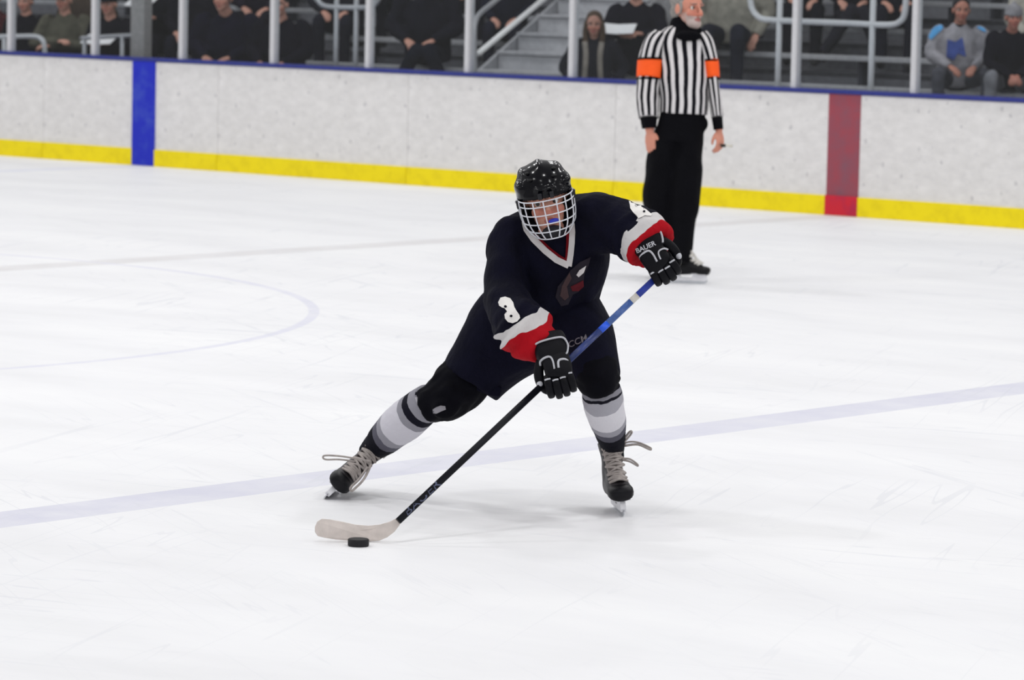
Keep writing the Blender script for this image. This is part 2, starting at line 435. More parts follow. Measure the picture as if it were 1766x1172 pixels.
a, b_ = board(824, 93, .6), board(936, 0, 2.0); dirv = b_-a
part('sloping_bar', MB().tube([a, a+dirv*.5, a+dirv*1.8], [.026]*3, n=12, sub=1), mat('rail_lit_white', 'FFFFFF', .3, 0, .02), hr)  # pure white base colour paints in the light falling on this bar
pw = board(243, 100, .32)
tag(part('pillar', MB().wbox(pw.x-.095, pw.x+.095, pw.y-.06, pw.y+.06, 0, 3.2), mat('pillar_grey', '92908F', .7), bevel=.01, smooth=False), 'grey square pillar behind the glass above the blue stripe', 'pillar')

# ================================================================== people: shared builders
def skin_mat():
    if 'skin' in MATS: return MATS['skin']
    m, nt, b = nodes('skin'); at_ = nt.nodes.new('ShaderNodeAttribute'); at_.attribute_name = 'tint'
    n = noise(nt, coordn(nt), 60, 4)
    link(nt, mixc(nt, math_(nt, 'MULTIPLY', n, .25), at_.outputs['Color'], lin('A05040')), b.inputs['Base Color'])
    b.inputs['Roughness'].default_value = .55; b.inputs['Specular IOR Level'].default_value = .3
    b.inputs['Subsurface Weight'].default_value = .08; b.inputs['Subsurface Radius'].default_value = (.01, .004, .002)
    MATS['skin'] = m; return m
class Frame:
    """local axes: x = to the right of the person seen from the front, y = forward, z = up"""
    def __init__(s, c, x, y, z, k=1.0): s.c = Vector(c); s.x = Vector(x); s.y = Vector(y); s.z = Vector(z); s.k = k
    def __call__(s, x, y, z): return s.c+(s.x*x+s.y*y+s.z*z)*s.k
    def ax(s): return (s.x, s.y, s.z)
    def local(s, co):
        d = (co-np.array(s.c))/s.k
        return np.stack([d@np.array(s.x), d@np.array(s.y), d@np.array(s.z)], 1)
def frame(c, fwd, up, k=1.0):
    z = Vector(up).normalized(); y = Vector(fwd); y = (y-z*y.dot(z)).normalized(); x = z.cross(y)   # x: image right when facing the viewer
    return Frame(c, x, y, z, k)
def head_shape(mb, f, neck=None, beard=0.0):
    k = f.k; A = f.ax(); E = lambda c, r: mb.ell(f(*c), tuple(v*k for v in r), A, 24, 16)
    E((0, -.012, .03), (.077, .094, .086)); E((0, .018, -.045), (.059, .066, .072))
    E((0, .06, -.094), (.028, .025, .022)); E((0, .03, -.08), (.047, .045, .03))
    for s in (-1, 1):
        E((s*.036, .05, -.032), (.027, .029, .027)); E((s*.032, .073, .022), (.024, .013, .009))
        E((s*.08, -.008, -.012), (.010, .021, .032)); E((s*.011, .098, -.034), (.009, .012, .008))
    mb.tube([f(0, .078, .016), f(0, .094, -.008), f(0, .109, -.03)], [.008*k, .009*k, .0115*k], n=10, sub=3)
    mb.ell(f(0, .107, -.033), .0105*k, A, 12, 8)
    E((0, .083, -.062), (.023, .011, .0065)); E((0, .081, -.074), (.019, .011, .008))
    if beard: E((0, .05, -.09), (.045+beard, .04+beard, .034+beard))
    mb.tube([f(0, -.015, -.05), f(0, -.022, -.11)]+(neck or [f(0, -.035, -.2)]), [.05*k, .053*k]+[.062*k]*(len(neck) if neck else 1), n=16)
def head_paint(me, f, skin, lips='A85A55', brow='3A2A22', beard=None, flush=None):
    n = len(me.vertices); co = np.empty(n*3); me.vertices.foreach_get('co', co); L = f.local(co.reshape(-1, 3))
    col = np.tile(np.array(lin(skin)), (n, 1)); x, y, z = np.abs(L[:, 0]), L[:, 1], L[:, 2]
    def put(msk, hexc, a=1.0): col[msk] = col[msk]*(1-a)+np.array(lin(hexc))*a
    near = (np.abs(L) < .2).all(1)
    put(near & (((x-.036)/.028)**2+((z+.036)/.02)**2 < 1) & (y > .05), flush or 'C97B6A', .5)
    put(near & (((z+.034)/.014)**2+(x/.016)**2 < 1) & (y > .09), flush or 'C97B6A', .5)
    if beard:
        put(near & (z < -.047) & (y > .035) & ~((x < .012) & (z > -.052)), beard, .9)
        put(near & (z < -.03) & (y > -.005) & (y < .05) & (x > .045) & (z > -.12), beard, .55)
    put(near & ((x/.024)**2+((z+.067)/.012)**2 < 1) & (y > .075), lips, .85)
    put(near & (np.abs(z-.024-(.03-x)*.05) < .0055) & (x > .014) & (x < .052) & (y > .06), brow, .85)
    put(near & (((x-.032)/.02)**2+((z-.004)/.009)**2 < 1) & (y > .05), '7A4A40', .45)
    a = me.color_attributes.new('tint', 'FLOAT_COLOR', 'POINT'); a.data.foreach_set('color', col.ravel().astype(np.float32))
M_eye = None
def eye_mat():
    if 'eye' in MATS: return MATS['eye']
    m, nt, b = nodes('eye'); uv = nt.nodes.new('ShaderNodeUVMap'); sp = nt.nodes.new('ShaderNodeSeparateXYZ'); link(nt, uv.outputs[0], sp.inputs[0])
    link(nt, ramp(nt, sp.outputs[1], [(0, lin('0A0807')), (.18, lin('3A2A1E')), (.42, lin('D8D2CC'))], 'CONSTANT'), b.inputs['Base Color'])
    b.inputs['Roughness'].default_value = .15; MATS['eye'] = m; return m
def eyes(f, parent, look=(0, 1, 0)):
    for s in (-1, 1):
        c = f(s*.032, .0615, .002); d = (f.x*look[0]+f.y*look[1]+f.z*look[2]).normalized(); r = .0135*f.k
        pts = []; rad = []
        for i in range(9):
            t = math.pi/2*i/8; pts.append(c+d*(r*math.cos(t))); rad.append(max(.0003, r*math.sin(t)))
        part('eye', MB().tube(pts, rad, n=14, sub=1), eye_mat(), parent)
def hand_shape(mb, wrist, hdir, side, nrm, k=1.0, curl=.5, thumb=1, spread=1.0):
    """palm, four unequal bent fingers and a thumb leaving the side of the palm; nrm points out of the back of the hand"""
    h = Vector(hdir).normalized(); n = Vector(nrm); n = (n-h*n.dot(h)).normalized(); s = h.cross(n)*(1 if Vector(side).dot(h.cross(n)) > 0 else -1)
    p = lambda a, b, c: Vector(wrist)+(h*a+s*b+n*c)*k
    mb.tube([p(-.03, 0, 0), p(.0, 0, 0), p(.035, 0, .002), p(.07, 0, 0), p(.098, 0, -.003)], [(.023*k, .03*k), (.018*k, .028*k), (.017*k, .038*k), (.016*k, .042*k), (.012*k, .038*k)], hint=n.cross(h), n=14)
    for i, (b, L, r) in enumerate([(.031, .078, .0086), (.0105, .088, .009), (-.0105, .082, .0086), (-.030, .064, .0076)]):
        a0 = .092-abs(b)*.25; ang = 0; q = p(a0, b, 0); pts = [p(a0-.02, b*.9, 0), q]; c = curl*(1+.08*i)
        for seg in (.45, .3, .25):
            ang += c*.75
            d = h*math.cos(ang)-n*math.sin(ang)+s*(b*spread*2.2); q = q+d.normalized()*L*seg*k; pts.append(q)
        mb.tube(pts, [r*1.05*k, r*1.05*k, r*k, r*.93*k, r*.75*k], n=10, sub=3)
    t = [p(.02, .028*thumb, -.004), p(.045, .046*thumb, -.014), p(.072, .052*thumb, -.026), p(.094, .046*thumb, -.036)]
    mb.tube(t, [.014*k, .0115*k, .0105*k, .008*k], n=10, sub=3)

# ------------------------------------------------------------------ skates (local: x side, y forward, z up, z = 0 at the steel)
def skate(parent, f, boot_mat, toe_mat, lace_mat, holder_mat, loops=(), cuff_mat=None):
    K = f.k; sk = MB(K)
    sk.tube([f(0, -.125, .105), f(0, -.09, .1), f(0, -.03, .1), f(0, .04, .1), f(0, .09, .095), f(0, .125, .092)],
            [(.03, .035), (.04, .045), (.042, .045), (.045, .04), (.046, .032), (.042, .026)], hint=f.z, n=20, power=2.6)
    sk.tube([f(0, -.055, .1), f(0, -.06, .15), f(0, -.055, .2), f(0, -.06, .245), f(0, -.062, .265)], [(.042, .06), (.04, .055), (.037, .05), (.043, .054), (.046, .056)], hint=f.y, n=20, power=2.4)
    sk.tube([f(0, -.02, .15), f(0, .03, .135), f(0, .07, .115), f(0, .1, .1)], [(.036, .03), (.037, .03), (.04, .03), (.042, .03)], hint=f.z, n=16, power=2.4)
    b = part('skate', sk, boot_mat, parent, voxel=.006, smooth_it=4)
    part('toe_cap', MB(f.k).tube([f(0, .088, .092), f(0, .11, .091), f(0, .14, .088), f(0, .16, .085), f(0, .168, .083)], [(.049, .031), (.05, .031), (.046, .029), (.034, .024), (.012, .012)], hint=f.z, n=20, power=2.5), toe_mat, b)
    part('tongue', MB(f.k).tube([f(0, .085, .13), f(0, .035, .158), f(0, .003, .195), f(0, -.005, .245), f(0, .004, .285)], [(.026, .008), (.03, .009), (.032, .01), (.036, .01), (.034, .008)], hint=f.y, n=14), cuff_mat or lace_mat, b)
    if cuff_mat:
        part('ankle_cuff', MB(f.k).tube([f(0, -.06, .255), f(0, -.061, .272)], [(.049, .06), (.05, .061)], hint=f.y, n=20, power=2.3, sub=2), lace_mat, b)
    # laces: crossings between two rows of eyelets up the front of the boot
    row = []
    for i in range(8):
        t = i/7; yy = .1-.096*min(1, t*1.45); zz = .116+.034*min(1, t*2)+.103*max(0, t-.25)/.75; hw = .034+.004*t
        row.append((yy+.006, zz+.016, hw))
    for i, (yy, zz, hw) in enumerate(row):
        mid = f(0, yy+.014, zz+.010)
        j = min(i+1, 7)
        for s in (-1, 1):
            e = f(s*hw, yy-.018, zz-.004); e2 = f(-s*hw, row[j][0]-.018, row[j][1]-.004)
            m2 = f(0, (yy+row[j][0])/2+.013, (zz+row[j][1])/2+.009)
            part('lace', MB(f.k).tube([e, m2, e2], [.0052]*3, n=6, sub=4), lace_mat, b)
        part('lace', MB(f.k).tube([f(-hw, yy-.018, zz-.004), mid, f(hw, yy-.018, zz-.004)], [.0055]*3, n=6, sub=4), lace_mat, b)
    for lp in loops:
        part('lace_loop', MB(f.k).tube(lp, [(.0062, .004)]*len(lp), n=6, sub=5), lace_mat, b)
    ho = MB(f.k)
    ho.prism([f(-.011, y, z) for y, z in [(-.12, .07), (-.125, .03), (-.12, .018), (.14, .018), (.152, .032), (.135, .07), (.06, .07), (.045, .038), (-.035, .038), (-.05, .07)]],
             [f(.011, y, z) for y, z in [(-.12, .07), (-.125, .03), (-.12, .018), (.14, .018), (.152, .032), (.135, .07), (.06, .07), (.045, .038), (-.035, .038), (-.05, .07)]])
    ho.box(f(0, -.085, .068), .03*K, .045*K, .006*K, f.ax()); ho.box(f(0, .095, .066), .032*K, .05*K, .006*K, f.ax())
    part('blade_holder', ho, holder_mat, b, bevel=.003, smooth=False)
    st_ = [(-.128, .014), (-.12, .004), (-.1, 0), (.115, 0), (.14, .006), (.156, .022), (.15, .026), (-.125, .026)]
    part('steel_runner', MB(f.k).prism([f(-.002, y, z) for y, z in st_], [f(.002, y, z) for y, z in st_]), mat('steel_blade', 'C8CBD0', .2, .9, .05), b, smooth=False)
    return b
def band_mat(name, stops, bmp=.4):
    """rings of colour along a loft, read from its own V coordinate"""
    m, nt, b = nodes(name); uv = nt.nodes.new('ShaderNodeUVMap'); sp = nt.nodes.new('ShaderNodeSeparateXYZ'); link(nt, uv.outputs[0], sp.inputs[0])
    co = coordn(nt); n = noise(nt, co, 22, 3)
    v = math_(nt, 'ADD', sp.outputs[1], math_(nt, 'MULTIPLY', math_(nt, 'SUBTRACT', n, .5), .03))
    link(nt, ramp(nt, v, [(p, lin(c)) for p, c in stops], 'CONSTANT'), b.inputs['Base Color'])
    b.inputs['Roughness'].default_value = .9; b.inputs['Specular IOR Level'].default_value = .15
    bump(nt, noise(nt, co, 45, 4), b, bmp, .008); return m

# ================================================================== the player
feet_r = ground(1076, 891); feet_l = ground(556, 860)
PL = thing('person', ((feet_r+feet_l)/2).to_tuple(), 'hockey player in black jersey, caged helmet and striped socks leaning over a stick', 'person')
BLK = '0B0B17'
M_jblack = None
M_pant = cloth('pant_black', '0C0C1C'); M_pad = mat('pad_black', '08080F', .8, 0, .2, 20, .2, .004, .08)
px = lambda v: v/S0
def tubeP(mb, rows, **kw):
    return mb.tube([P(r[0], r[1], r[2]) for r in rows], [(px(r[3]), r[4]) for r in rows], hint=F, **kw)

# head and body core (one skin)
HUP = (U*math.cos(.20)-R*math.sin(.20)); HF = (-F*.93+R*.06-U*.22)
hf = frame(P(941, 345, -.14), HF, HUP-F*.18, 1.0)
hf.x = -hf.x if hf.x.dot(R) < 0 else hf.x
body = MB(); head_shape(body, hf, neck=[P(955, 400, -.02), P(958, 430, .05)])
tubeP(body, [(952, 410, 0, 32, .07), (950, 450, .05, 70, .09), (940, 500, .1, 70, .09), (925, 560, .2, 60, .09)])
body.tube([P(1000, 385, -.0), P(1065, 390, -.1), P(1095, 405, -.15)], [.05, .045, .03])
body.tube([P(895, 405, 0), P(875, 480, -.03), P(888, 540, -.14)], [.05, .04, .03])
body.tube([P(900, 560, .22), P(850, 612, .22)], [.06, .04]); body.tube([P(985, 560, .18), P(1015, 620, .04)], [.06, .04])
me = baked(body.mesh('body'), .0042, 3); head_paint(me, hf, 'D09A86', brow='2A2020', flush='C26F62')
bo = link_obj('body', me, skin_mat(), PL)
eyes(hf, bo, (-.25, 1, -.1))
part('mouth_guard', MB().ell(hf(.012, .092, -.068), (.021, .011, .009), hf.ax()), mat('guard_blue', '3040C8', .35), bo)

# helmet shell with raised ridges, ear pieces and wire cage
M_hel = mat('helmet_black', '05050B', .15, 0, .1, 10, .0, .001, .22)
hm = thing_helm = None
sh = MB(); A = hf.ax()
dome = MB()
def E2(mb, c, r, nu=28, nv=18): mb.ell(hf(*c), r, A, nu, nv)
E2(dome, (0, -.012, .052), (.104, .122, .098)); E2(dome, (0, .004, .03), (.106, .115, .06))
for s in (-1, 1):
    E2(dome, (s*.09, -.02, -.012), (.019, .05, .05)); E2(dome, (s*.056, -.03, .104), (.03, .085, .032)); E2(dome, (s*.084, .005, .066), (.024, .07, .03))
    E2(dome, (s*.088, .012, -.03), (.016, .05, .05))
E2(dome, (0, -.015, .122), (.022, .085, .034)); E2(dome, (0, -.1, .0), (.08, .05, .06))
E2(dome, (0, .088, .05), (.058, .026, .012)); dome.tube([hf(-.04, .112, .062), hf(0, .121, .058), hf(.04, .112, .062)], [.005, .006, .005], n=8)
hm_me = baked(dome.mesh('helmet'), .007, 7, 1)
# open the front and the underside
bm = bmesh.new(); bm.from_mesh(hm_me); L = [(v, Vector((( v.co-hf.c).dot(hf.x), (v.co-hf.c).dot(hf.y), (v.co-hf.c).dot(hf.z)))) for v in bm.verts]
kill = [v for v, l in L if l.z < -.068 or (l.z < .022 and l.y > .05) or (l.z < .022 and l.y > .03 and abs(l.x) < .07)]
bmesh.ops.delete(bm, geom=kill, context='VERTS'); bm.to_mesh(hm_me); bm.free()
hel = link_obj('helmet', hm_me, M_hel, PL)
sm = hel.modifiers.new('solid', 'SOLIDIFY'); sm.thickness = .006; sm.offset = -1
hb = bvh_of(hel)
for c, r in [((-.045, .085, .1), (.012, .012, .005)), ((.045, .085, .1), (.012, .012, .005)), ((-.05, .06, .128), (.01, .014, .005)), ((.05, .06, .128), (.01, .014, .005))]:
    h = hb.ray_cast(hf(*c)+(hf.y*.1+hf.z*.1), -(hf.y+hf.z))
    if h[0]: part('vent', MB().ell(h[0], r, A, 12, 8), mat('vent_dark', '030306', .8), hel)
for s in (-1, 1):
    part('screw', MB().ell(hf(s*.108, .035, .02), .007, A, 10, 8), mat('screw_grey', '9A9AA0', .3, .6), hel)
    part('cage_clip', MB().box(hf(s*.104, .05, .012), .008, .012, .016, A), mat('clip_black', '101018', .4), hel, bevel=.003)
for s in (-1, 1):
    part('cage_clip', MB().box(hf(s*.022, .122, .034), .008, .008, .012, A), mat('clip_black', '101018', .4), hel, bevel=.003)
part('chin_strap', MB().tube([hf(-.09, 0, -.05), hf(-.075, .03, -.09), hf(-.03, .06, -.125), hf(.03, .06, -.125), hf(.075, .03, -.09), hf(.09, 0, -.05)], [(.008, .003)]*6, n=8), mat('strap_black', '111118', .8), hel)
part('chin_cup', MB().ell(hf(0, .088, -.11), (.042, .026, .026), A), mat('strap_black', '15151C', .7), hel)
for s in (-1, 1):
    part('side_padding', MB().ell(hf(s*.083, .02, -.05), (.016, .045, .05), A).ell(hf(s*.066, -.015, -.06), (.034, .05, .055), A), mat('padding_black', '0B0B10', .9, 0, .1, 20, .1, .004, .05), hel)
M_wire = mat('cage_white', 'D6D8DF', .3, .1, .04, 40, 0)
def cage_pt(th, z):
    # half width and reach of the cage at height z
    zs = [-.14, -.128, -.105, -.078, -.045, 0, .03]; hw = [.045, .06, .08, .096, .103, .106, .106]; fr = [.105, .118, .13, .14, .142, .136, .128]
    a = float(np.interp(z, zs, hw)); b2 = float(np.interp(z, zs, fr))
    s, c = math.sin(th), math.cos(th)
    return hf(a*math.copysign(abs(s)**.85, s), .02+(b2-.02)*max(0, c)**.75, z)
cage = MB(); wires = []
for z, lim in ((.028, 90), (.008, 90), (-.024, 90), (-.057, 88), (-.089, 84), (-.118, 70)):
    wires.append([cage_pt(math.radians(t), z-.012*math.cos(math.radians(t))) for t in np.linspace(-lim, lim, 17)])
for t in (-74, -50, -27, -6, 15, 36, 60, 80):
    zl = -.118 if abs(t) < 60 else -.091
    wires.append([cage_pt(math.radians(t), z-.012*math.cos(math.radians(t))) for z in np.linspace(.028, zl, 9)])
for s in (-1, 1): wires.append([cage_pt(math.radians(s*90), z) for z in np.linspace(.028, -.08, 7)]+[cage_pt(math.radians(s*84), -.092), cage_pt(math.radians(s*72), -.106), cage_pt(math.radians(s*66), -.122)])
cg = None
for w in wires:
    mbw = MB().tube(w, [.0026]*len(w), n=6, sub=2)
    part('cage_wire', mbw, M_wire, hel)

# jersey: torso and both sleeves grown into one surface; colour bands measured from the cuffs
jer = MB()
tubeP(jer, [(922, 566, .2, 80, .16), (930, 530, .16, 88, .17), (945, 480, .1, 95, .18), (955, 430, .04, 96, .17), (958, 390, .0, 80, .13), (954, 362, -.01, 48, .085)], n=28, power=2.3)
LS = [(985, 385, .0, 46, .11), (1020, 383, -.05, 52, .12), (1060, 388, -.1, 49, .12), (1088, 398, -.15, 49, .115), (1108, 412, -.19, 49, .11), (1124, 428, -.22, 45, .1)]
RS = [(915, 395, .0, 38, .1), (888, 412, .0, 42, .11), (872, 455, -.03, 36, .11), (872, 505, -.08, 38, .11), (884, 546, -.2, 43, .11), (908, 570, -.3, 47, .11), (928, 590, -.36, 37, .085), (941, 602, -.395, 29, .065)]
tubeP(jer, LS, n=24); tubeP(jer, RS, n=24)
jer.ell(P(905, 400, .02), (.1, .1, .07), (R, F, U)); jer.ell(P(1012, 372, -.03), (.1, .11, .07), (R, F, U))
jme = baked(jer.mesh('jersey'), .0075, 5); wrinkle(jme, .007, 15, 3)
def arm_t(me, rows, ends):
    n = len(me.vertices); co = np.empty(n*3); me.vertices.foreach_get('co', co); co = co.reshape(-1, 3)
    best = np.full(n, 1e9); tt = np.full(n, 9.0)
    pts = [np.array(P(r[0], r[1], r[2])) for r in rows]; L = 0
    for a, b, r in list(zip(pts[:-1], pts[1:], rows[1:]))[::-1]:
        d = a-b; ln = np.linalg.norm(d); u = np.clip((co-b)@(d/ln), 0 if L else -.2, ln)
        dist = np.linalg.norm(co-(b+u[:, None]*(d/ln)), axis=1); msk = (dist < best) & (dist < px(r[3])*1.35+.02)
        best[msk] = dist[msk]; tt[msk] = (L+u)[msk]; L += ln
    return tt
tl = arm_t(jme, LS[1:], None); tr = arm_t(jme, RS[2:], None)
_n = len(jme.vertices); _co = np.empty(_n*3); jme.vertices.foreach_get('co', _co); _co = _co.reshape(-1, 3)
_cut = (np.array(P(941, 602, -.395))-_co)@np.array((R*.52-U*.85).normalized())      # cuff seams run square to the forearm as it is seen
tr = np.where(tr < .5, np.maximum(_cut, 0)+.6*np.maximum(tr-.3, 0), 9.0)
def fold(me, t, seed, amp=.007):
    n = len(me.vertices); co = np.empty(n*3); no = np.empty(n*3); me.vertices.foreach_get('co', co); me.vertex_normals.foreach_get('vector', no)
    co = co.reshape(-1, 3); no = no.reshape(-1, 3); rs = np.random.RandomState(seed)
    w = np.clip(1-np.abs(t-.09)/.13, 0, 1); ph = sum(np.sin(co@(rs.normal(size=3)*12)+rs.rand()*6) for _ in range(3))
    co += no*(np.sin(t*85+ph*1.5)*amp*w)[:, None]; me.vertices.foreach_set('co', co.ravel()); me.update()
fold(jme, tr, 1, .013); fold(jme, tl, 2, .005)
ta = jme.attributes.new('sleeve_l', 'FLOAT', 'POINT'); ta.data.foreach_set('value', np.minimum(tl, .6).astype(np.float32))
ta = jme.attributes.new('sleeve_r', 'FLOAT', 'POINT'); ta.data.foreach_set('value', np.minimum(tr, .6).astype(np.float32))
def jersey_mat():
    m, nt, b = nodes('jersey_cloth'); co = coordn(nt); wob = math_(nt, 'MULTIPLY', math_(nt, 'SUBTRACT', noise(nt, co, 9, 2), .5), .06)
    n = noise(nt, co, 12, 4)
    col = ramp(nt, n, [(.3, lin('090916')), (.7, lin('0D0D1F'))])
    for nm, edges in (('sleeve_r', (.0, .092, .138)), ('sleeve_l', (.0, .022, .06))):
        a = nt.nodes.new('ShaderNodeAttribute'); a.attribute_name = nm; v = math_(nt, 'ADD', a.outputs['Fac'], wob)
        col = mixc(nt, math_(nt, 'LESS_THAN', v, edges[2]), col, lin('C9C6C6'))
        col = mixc(nt, math_(nt, 'LESS_THAN', v, edges[1]), col, lin('A60F1C'))
    link(nt, col, b.inputs['Base Color']); b.inputs['Roughness'].default_value = .9; b.inputs['Specular IOR Level'].default_value = .12
    bump(nt, noise(nt, coordn(nt, (1, 1, .6)), 16, 4, .6), b, .6, .02); return m
jersey = link_obj('jersey', jme, jersey_mat(), PL)
jb = bvh_of(jersey)
# collar: white band with red inner edge in a V, black undershirt inside
def ribbon(name, pts, w, m, parent, bvh, off, seg=6):
    poly = []; 
    P2 = [np.array(p, float) for p in pts]; n = len(P2); lft = []; rgt = []
    for i in range(n):
        d = P2[min(i+1, n-1)]-P2[max(i-1, 0)]; d /= np.linalg.norm(d); q = np.array((-d[1], d[0]))
        lft.append(P2[i]+q*w/2); rgt.append(P2[i]-q*w/2)
    return decal(name, [[tuple(lft[i]), tuple(lft[i+1]), tuple(rgt[i+1]), tuple(rgt[i])] for i in range(n-1)], bvh, m, parent, off, 2)
M_wh = cloth('trim_white', 'CFCBCB', .06); M_rd = cloth('trim_red', '6E1019', .1)
ribbon('collar', [(905, 382), (908, 395), (920, 412), (940, 432), (960, 448), (981, 458)], 11, M_wh, jersey, jb, .008)
ribbon('collar', [(981, 459), (984, 440), (986, 420), (987, 400), (986, 385)], 10, M_wh, jersey, jb, .008)
ribbon('collar_edge', [(914, 384), (918, 397), (930, 413), (948, 430), (965, 443), (977, 450)], 6, M_rd, jersey, jb, .007)
ribbon('collar_edge', [(977, 450), (978, 435), (979, 418), (979, 400)], 5, M_rd, jersey, jb, .007)
# sleeve numeral 3 (image left sleeve) and its fellow on the far shoulder
M_num = cloth('numeral_white', 'E2DFDC', .05)
M_ink = cloth('numeral_black', '0B0B17')
three = [(859, 521), (863, 513), (871, 511), (880, 514), (885, 521), (887, 529), (891, 536), (896, 543), (897, 548), (892, 554), (884, 557), (876, 555), (871, 549), (870, 542), (876, 541), (874, 536), (870, 531), (866, 530), (861, 527)]
nb = decal('numeral', [three], jb, M_num, jersey, .006, 3)
nb['label'] = 'white number 3 on the sleeve'
for cx_, cy_ in ((871.5, 528), (881.5, 544.5)):
    decal('numeral_hole', [[(cx_+2.6*math.cos(a), cy_+2.2*math.sin(a)) for a in np.linspace(0, 6.28, 9)[:-1]]], jb, M_ink, jersey, .009, 0)
two = [(1084, 344), (1096, 347), (1106, 351), (1106, 356), (1115, 361), (1124, 369), (1123, 372), (1112, 371), (1106, 374), (1101, 376), (1103, 369), (1105, 364), (1100, 361), (1096, 362), (1092, 366), (1087, 359), (1086, 352)]
nb = decal('numeral', [two], jb, M_num, jersey, .006, 3); nb['label'] = 'white shoulder numeral seen edge on'
for cx_, cy_ in ((1097.5, 353.5), (1111, 364)):
    decal('numeral_hole', [[(cx_+2.2*math.cos(a), cy_+2.0*math.sin(a)) for a in np.linspace(0, 6.28, 9)[:-1]]], jb, M_ink, jersey, .009, 0)
# chest crest: long dark grey shape with white, red and brown patches
cr = decal('crest', [[(1019, 443), (1015, 458), (1008, 472), (1006, 490), (998, 503), (988, 508), (980, 525), (968, 528), (958, 512), (962, 494), (974, 480), (984, 466), (1000, 452)]], jb, cloth('crest_grey', '2A262E'), jersey, .005, 4)
cr['label'] = 'grey and red chest crest'
decal('crest_patch', [[(1011, 458), (1007, 470), (998, 478), (994, 474), (999, 466)]], jb, M_wh, jersey, .008, 2)
decal('crest_patch', [[(1006, 483), (1007, 494), (998, 502), (987, 502), (984, 494), (993, 490)]], jb, cloth('crest_red', '5A1E26'), jersey, .008, 2)
decal('crest_patch', [[(982, 470), (986, 480), (978, 494), (981, 512), (974, 518), (966, 510), (969, 494), (975, 482)]], jb, cloth('crest_brown', '4A3A3C'), jersey, .008, 2)

# breezers (pants), knees
pan = MB()
tubeP(pan, [(930, 540, .18, 82, .17), (895, 562, .2, 84, .17), (858, 598, .21, 74, .15), (830, 632, .22, 63, .135), (811, 660, .22, 55, .13)], n=26, power=2.3)
tubeP(pan, [(960, 535, .17, 80, .17), (988, 560, .12, 66, .16), (1008, 595, .05, 55, .145), (1024, 628, .0, 46, .13), (1031, 652, -.02, 41, .12)], n=26, power=2.3)
pme = baked(pan.mesh('pants'), .008, 4); wrinkle(pme, .005, 13, 5)
pants = link_obj('pants', pme, M_pant, PL)
part('pants_hem', MB().prism([P(816, 655, .12), P(850, 660, .12), P(866, 668, .12), P(862, 684, .12), P(845, 682, .12), P(820, 672, .12)], [P(816, 655, .2), P(850, 660, .2), P(866, 668, .16), P(862, 684, .16), P(845, 682, .2), P(820, 672, .2)]), M_pant, pants, bevel=.006)
kn = MB(); tubeP(kn, [(818, 640, .22, 44, .1), (798, 658, .22, 47, .12), (776, 678, .22, 45, .12), (757, 690, .23, 40, .1), (738, 699, .25, 33, .085)], n=22)
kn.ell(P(768, 700, .14), (.06, .05, .045), (R, F, U))
part('knee_pad', kn, M_pad, PL, voxel=.008, smooth_it=3, wr=(.006, 25, 2))
kn = MB(); tubeP(kn, [(1028, 640, -.02, 42, .12), (1033, 656, -.04, 38, .11), (1037, 673, -.03, 31, .09)], n=22)
kn.ell(P(1063, 652, -.04), (.022, .05, .02), (R, F, U)); kn.ell(P(1022, 662, -.06), (.05, .06, .035), (R, F, U))
part('knee_pad', kn, M_pad, PL, voxel=.008, smooth_it=3, wr=(.005, 25, 4))
kb = bvh_of(PL.children[-1])
pb = bvh_of(pants)
decal('pad_label', [[(746, 706), (752, 702), (760, 699), (768, 700), (769, 706), (761, 709), (753, 713), (747, 713)]], bvh_of([c for c in PL.children if c.name.startswith('knee_pad')][0]), cloth('label_grey', '8C8A90', .3), pants, .004, 2)
text_decal('pants_lettering', 'CCM', (981, 600), (15, -6.5), (-3, -15), pb, cloth('letter_grey', '6F6A70', .2), pants, .005, 1, .01)

# socks
SK1 = [(0, '8E8D95'), (.13, '12121E'), (.205, '8E8D95'), (.265, 'CDCBD3'), (.47, '96959D'), (.535, '5C5B66'), (.6, '0D0D18')]
SK2 = [(0, '12121E'), (.02, '85848C'), (.1, '15151F'), (.125, 'A3A2AA'), (.2, 'D3D1D7'), (.4, '9A99A1'), (.47, '55545F'), (.54, '0D0D18')]
sk1 = MB(); tubeP(sk1, [(741, 691, .25, 31, .08), (722, 706, .29, 34, .085), (695, 728, .36, 36, .085), (670, 750, .44, 31, .075), (648, 770, .54, 24, .06), (636, 780, .58, 19, .05)], n=28, sub=8)
part('sock', sk1, band_mat('sock_left', SK1), PL, wr=(.002, 25, 8))
sk2 = MB(); tubeP(sk2, [(1036, 668, -.02, 33, .09), (1040, 690, .0, 35, .09), (1046, 715, .07, 33, .085), (1052, 742, .15, 27, .075), (1057, 768, .23, 20, .06), (1060, 790, .26, 16, .05)], n=28, sub=8)
part('sock', sk2, band_mat('sock_right', SK2), PL, wr=(.002, 25, 9))

